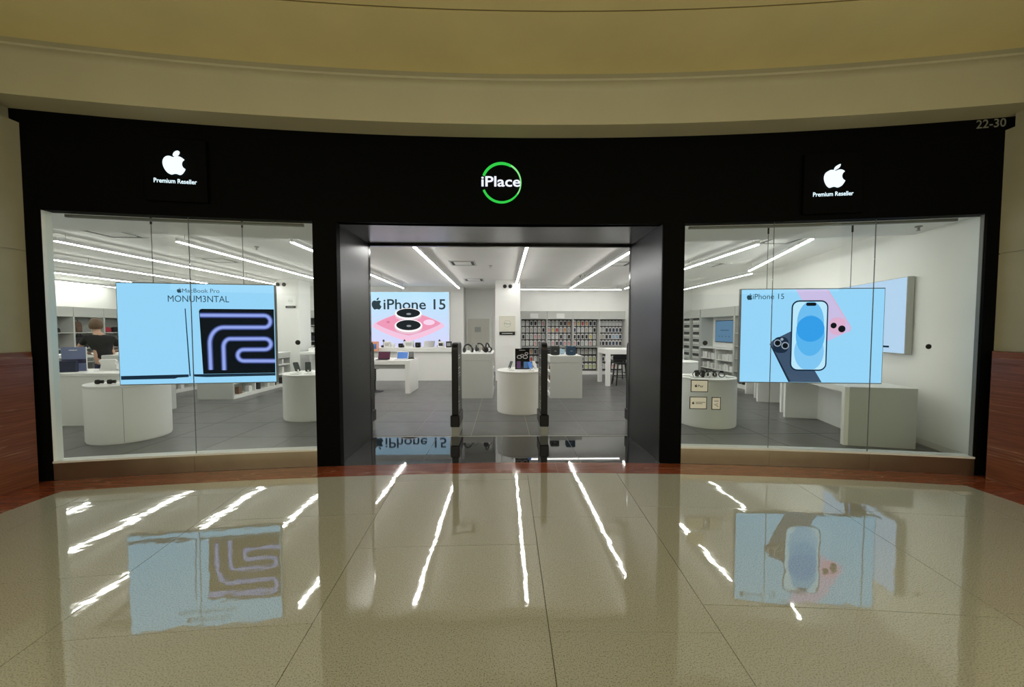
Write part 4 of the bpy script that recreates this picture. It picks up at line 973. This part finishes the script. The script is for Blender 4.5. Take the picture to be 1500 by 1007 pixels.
def phone(x, y, z, rz, lab, back=M_BLACK, tilt=25, face=S_DRK, base=M_PAPER, s=1.0):
    t = thing('phone_on_stand', lab, 'phone', (x, y, z), rz, 'phones on display stands'); t.scale = (s, s, s)
    MB().lathe([(.05, 0), (.05, .006), (.015, .012), (.012, .05)], 20).build('stand', base, t, smooth=True)
    M = Matrix.Translation((0, -.01, .03)) @ Matrix.Rotation(math.radians(-tilt), 4, 'X')
    mb = MB(); mb.prism(rrect(-.037, .037, 0, .15, .012, 4), 0, .009); mb.v = [tuple(M @ Vector(p)) for p in mb.v]; pb = mb.build('phone_body', back, t)
    mb = MB(); mb.prism(rrect(-.034, .034, .003, .147, .010, 4), -.001, 0); mb.v = [tuple(M @ Vector(p)) for p in mb.v]; mb.build('phone_display', face, pb)
phone(.12, 7.55, DH, -.9, 'black phone on a stand at the left of the advert board')
phone(.53, 7.42, DH, .3, 'blue phone on a stand in front of the advert board', C_BLUE, 30, S_BLU)
phone(.64, 7.65, DH, .6, 'white phone on a stand at the right of the advert board', M_PAPER, 30, M_SILVER)
for i, (dx, dy) in enumerate(((-.18, -.22), (.02, -.33), (.2, -.28))):
    o = MB().box(-.05, .05, -.025, .025, 0, .012).build('price_card', M_PAPER, None, .003); o.location = (.34 + dx, 7.567 + dy, DH); tag(o, 'small white card at the %s front edge of the round table facing the entrance' % ['left', 'middle', 'right'][i], 'card', 'price cards on the round table')
# on the table beside the left post
phone(-3.72, 7.05, DH, .9, 'tilted dark phone at the left on the table beside the left entrance post', M_BLACK, 35, S_DRK, M_PAPER, 1.25)
phone(-3.50, 6.98, DH, .5, 'dark phone in the middle on the table beside the left entrance post', M_BLACK, 30, S_DRK, M_PAPER, 1.25)
phone(-3.42, 7.22, DH, -.4, 'white phone at the back on the table beside the left entrance post', M_PAPER, 30, M_PAPER, M_PAPER, 1.4)
carton(-3.66, 6.86, DH, .16, .09, .012, M_PAPER, 'flat white tray on the table beside the left entrance post', 'tray', 'flat_tray')
# watches on the right drum and the left drum
def watch(x, y, z, rz, m, lab, lay=False):
    t = thing('wrist_watch', lab, 'watch', (x, y, z), rz, 'wrist watches on display')
    pts = [(.028 * math.cos(2 * PI * k / 18), 0, .030 + .028 * math.sin(2 * PI * k / 18)) for k in range(18)]
    mb = MB(); rs = []
    for p in pts + [pts[0]]:
        q = Vector(p); c = (q - Vector((0, 0, .030))).normalized() * .003
        rs.append([q + Vector((0, -.011, 0)) - c, q + Vector((0, .011, 0)) - c, q + Vector((0, .011, 0)) + c, q + Vector((0, -.011, 0)) + c])
    mb.rings(rs, cap=False).build('strap', m, t, smooth=True)
    MB().box(-.017, .017, -.019, .019, .055, .068).build('watch_case', M_BLACKG, t, .004)
    t.scale = (1.6, 1.6, 1.6)
rnd = random.Random(21); wi = 0
for (dx, dy) in ((-.12, -.10), (-.05, -.14), (.0, -.06), (.07, -.12), (.12, -.03), (-.15, .03), (-.05, .05), (.05, .08), (.2, -.10), (-.22, -.06)):
    wi += 1
    k = rnd.choice([(M_BLACK, 'black'), (M_PAPER, 'white'), (M_BLACK, 'black')])
    watch(3.44 + dx, 6.42 + dy, DH - .01, rnd.uniform(0, 3), k[0], '%s strapped watch, %s of the cluster on the right drum table' % (k[1], ordn[wi - 1]))
for i, (dx, dy) in enumerate(((.28, -.2), (.33, -.08), (-.3, -.15), (-.33, .05))):
    o = MB().box(-.06, .06, -.03, .03, 0, .014).build('price_card', M_PAPER, None, .003); o.location = (3.476 + dx, 6.477 + dy, DH - .01); o.rotation_euler = (0, 0, dx); tag(o, 'small white card, %s on the right drum table' % ['front right', 'right', 'front left', 'left'][i], 'card', 'cards on the right drum table')
def ear_piece(x, y, z, rz, lab):
    t = thing('camera_grip', lab, 'gadget', (x, y, z), rz, 'black gadgets on the left drum table')
    MB().lathe([(.012, -.05), (.03, -.042), (.034, -.01), (.022, .01), (.026, .04), (.010, .05)], 16, c=(0, 0, 0), M=Matrix.Translation((0, 0, .034)) @ Matrix.Rotation(PI / 2, 4, 'Y')).build('body', M_BLACK, t, smooth=True)
    MB().tube([(.05, 0, .034), (.22, .04, .05), (.36, .12, .07)], .005, 6).build('rod', M_SILVER, t)
    MB().box(.34, .40, .1, .14, 0, .075).build('rod_foot', M_PAPER, t, .003)
ear_piece(-5.75, 5.60, DH + .01, .35, 'black gadget with a thin rod at the left on the left drum table'); ear_piece(-5.60, 5.62, DH + .01, .5, 'black gadget with a thin rod nearer the screen on the left drum table')
# on the low counter
t = thing('tablet_pack', 'tall lilac and navy advert board at the left end of the low counter', 'sign', (-7.42, 6.82, .875), .35)
box('panel', -.16, .16, 0, .012, 0, .42, mat('lilac_print', (0.20, 0.24, 0.42), .4), t, .002); box('panel_base', -.14, .14, .012, .1, 0, .01, M_PAPER, t)
MB().box(-.159, .159, -.001, 0, .14, .21).build('printed_horizon', mat('dusk_print', (0.05, 0.05, 0.11), .4), t); MB().box(-.06, .05, -.001, 0, .36, .372).build('printed_line', M_PAPER, t)
MB().box(.16, .167, -.002, .014, 0, .42).build('panel_edge', M_PAPER, t)
carton(-7.40, 6.70, .875, .25, .07, .19, mat('navy_print', (0.012, 0.02, 0.05), .3), 'navy blue box in front of the lilac board on the low counter', rz=.35)
t = thing('display_stand', 'white waisted display stand on the low counter', 'stand', (-6.95, 6.92, .875), .5)
pr2 = [(-.13, 0), (.13, 0), (.11, .06), (.10, .12), (.115, .17), (.09, .2), (-.10, .2), (-.12, .17), (-.09, .12), (-.10, .05)]
MB().prism(pr2, 0, .05).build('body', M_PAPER, t, .006); box('foot', -.16, .16, -.06, .1, 0, .012, M_PAPER, t, .002)
headphones(-6.68, 6.95, .875, .8, M_PAPER, C_BLUE, 'white and blue headphones on the low counter', 1.1, .3)

# ------------------------------------------------------------------ person
def skin_mesh(name, verts, edges, rads, m, parent, sub=2):
    me = bpy.data.meshes.new(name); me.from_pydata(verts, edges, []); o = bpy.data.objects.new(name + '_tmp', me); COL.objects.link(o)
    md = o.modifiers.new('skin', 'SKIN'); md.use_smooth_shade = True
    if not me.skin_vertices: return None
    for i, r in enumerate(rads):
        me.skin_vertices[0].data[i].radius = r if isinstance(r, tuple) else (r, r); me.skin_vertices[0].data[i].use_root = (i == 0)
    sb = o.modifiers.new('sub', 'SUBSURF'); sb.levels = sub; sb.render_levels = sub
    bpy.context.view_layer.update()
    res = bpy.data.meshes.new_from_object(o.evaluated_get(bpy.context.evaluated_depsgraph_get()))
    bpy.data.objects.remove(o); res.name = name; res.materials.clear(); res.materials.append(m); res.shade_smooth()
    return link(bpy.data.objects.new(name, res), parent)
def person():
    t = thing('person', 'person in a black T-shirt and dark jeans leaning over the high table', 'person', (-8.52, 8.32, 0), math.radians(45))
    SK = mat('skin', (0.50, 0.30, 0.21), .5); HR = mat('brown_hair', (0.10, 0.058, 0.030), .6, var=.3, vscale=40, stretch=(4, 4, .5)); TS = mat('black_cotton', (0.008, 0.008, 0.009), .9); JN = mat('dark_denim', (0.03, 0.037, 0.075), .85); SH = mat('white_shoe', (0.6, 0.6, 0.6), .6)
    v = [(.10, -.02, .96), (.06, .04, 1.18), (.02, .10, 1.38), (-.02, .145, 1.50), (-.03, .175, 1.58), (-.035, .20, 1.68), (-.035, .195, 1.78)]
    r = [(.15, .11), (.14, .10), (.15, .10), .06, .062, (.082, .098), (.060, .075)]
    e = [(i, i + 1) for i in range(6)]
    def add(p, rad, par): v.append(p); r.append(rad); e.append((par, len(v) - 1)); return len(v) - 1
    hands = []
    for s, sh, el, ha in ((-1, (-.17, .12, 1.42), (-.31, .27, 1.19), (-.20, .50, 1.105)), (1, (.20, .09, 1.39), (.36, .22, 1.15), (.22, .48, 1.105))):
        a = add(sh, .062, 2); b = add(el, .043, a); c = add(ha, .030, b)
        d = Vector(ha) - Vector(el); d.normalize(); hands.append((s, Vector(ha), d))
        pm = Vector(ha) + d * .055; q = add(tuple(pm), (.036, .020), c)
        side = d.cross(Vector((0, 0, 1))).normalized()
        for k, (off, ln) in enumerate(((-.027, .055), (-.009, .068), (.009, .064), (.027, .050))):
            b0 = pm + d * .03 + side * off; i1 = add(tuple(b0), .0095, q); i2 = add(tuple(b0 + d * ln * .55 + Vector((0, 0, -.004))), .0085, i1); add(tuple(b0 + d * ln + Vector((0, 0, -.016))), .007, i2)
        th = Vector(ha) + d * .02 - side * s * .034; i1 = add(tuple(th), .0105, c); add(tuple(th + d * .04 - side * s * .012 - Vector((0, 0, .006))), .008, i1)
    for s in (-1, 1):
        a = add((.10 + s * .09, -.02, .86), .085, 0); b = add((.08 + s * .10, .03, .49), .055, a); c = add((.06 + s * .11, -.03, .09), .038, b); add((.06 + s * .12, .11, .05), .036, c)
    body = skin_mesh('body', v, e, r, SK, t)
    # clothing follows the same joints, a little wider
    sv = [(.10, -.02, .93), (.09, .0, 1.05), (.06, .04, 1.18), (.02, .10, 1.38), (-.015, .135, 1.465)]
    sr = [(.168, .128), (.160, .122), (.158, .118), (.168, .118), (.085, .085)]
    se = [(0, 1), (1, 2), (2, 3), (3, 4)]
    for sh, el in (((-.17, .12, 1.42), (-.31, .27, 1.19)), ((.20, .09, 1.39), (.36, .22, 1.15))):
        m_ = tuple(Vector(sh).lerp(Vector(el), .62)); sv += [sh, m_]; sr += [.078, .066]; n = len(sv); se += [(3, n - 2), (n - 2, n - 1)]
    skin_mesh('t_shirt', sv, se, sr, TS, t)
    jv = [(.10, -.02, .96)]; jr = [(.162, .124)]; je = []
    for s in (-1, 1):
        jv += [(.10 + s * .09, -.02, .84), (.08 + s * .10, .03, .49), (.06 + s * .11, -.03, .10)]; jr += [.098, .070, .058]; n = len(jv); je += [(0, n - 3), (n - 3, n - 2), (n - 2, n - 1)]
    skin_mesh('jeans', jv, je, jr, JN, t)
    for s in (-1, 1): MB().box(-.05, .05, -.09, .19, 0, .085, M=Matrix.Translation((.06 + s * .115, .0, 0))).build('shoe', SH, t, .03, True, 3)
    # hair: cap and loose length over the back of the head
    mb = MB(); n = 24; rs = []
    for k in range(11):
        ph = PI * (.04 + .72 * k / 10); fl = 1.0 + .22 * (k / 10) ** 2
        rs.append([Vector((-.035 + .102 * fl * math.sin(ph) * math.cos(2 * PI * i / n), .185 + (.115 if math.sin(2 * PI * i / n) < 0 else .095) * fl * math.sin(ph) * math.sin(2 * PI * i / n), 1.71 + .14 * math.cos(ph))) for i in range(n)])
    mb.rings(rs).build('hair', HR, t, smooth=True)
    # face, turned away towards the shelves
    EY = mat('eye_white', (0.7, 0.7, 0.68), .3)
    MB().tube([(-.035, .295, 1.69), (-.035, .318, 1.655), (-.035, .30, 1.645)], [.008, .014, .010], 8).build('nose', SK, t, smooth=True)
    for s in (-1, 1):
        MB().lathe([(.002, -.012), (.010, -.006), (.012, 0), (.010, .006), (.002, .012)], 12, c=(-.035 + s * .032, .287, 1.695)).build('eye', EY, t, smooth=True)
        MB().lathe([(.004, -.03), (.014, -.015), (.017, .005), (.012, .025), (.004, .032)], 10, c=(-.035 + s * .098, .20, 1.675)).build('ear', SK, t, smooth=True)
    MB().tube([(-.058, .285, 1.617), (-.035, .298, 1.615), (-.012, .285, 1.617)], [.004, .008, .004], 8).build('mouth', mat('lips', (0.42, 0.17, 0.14), .5), t, smooth=True)
person()
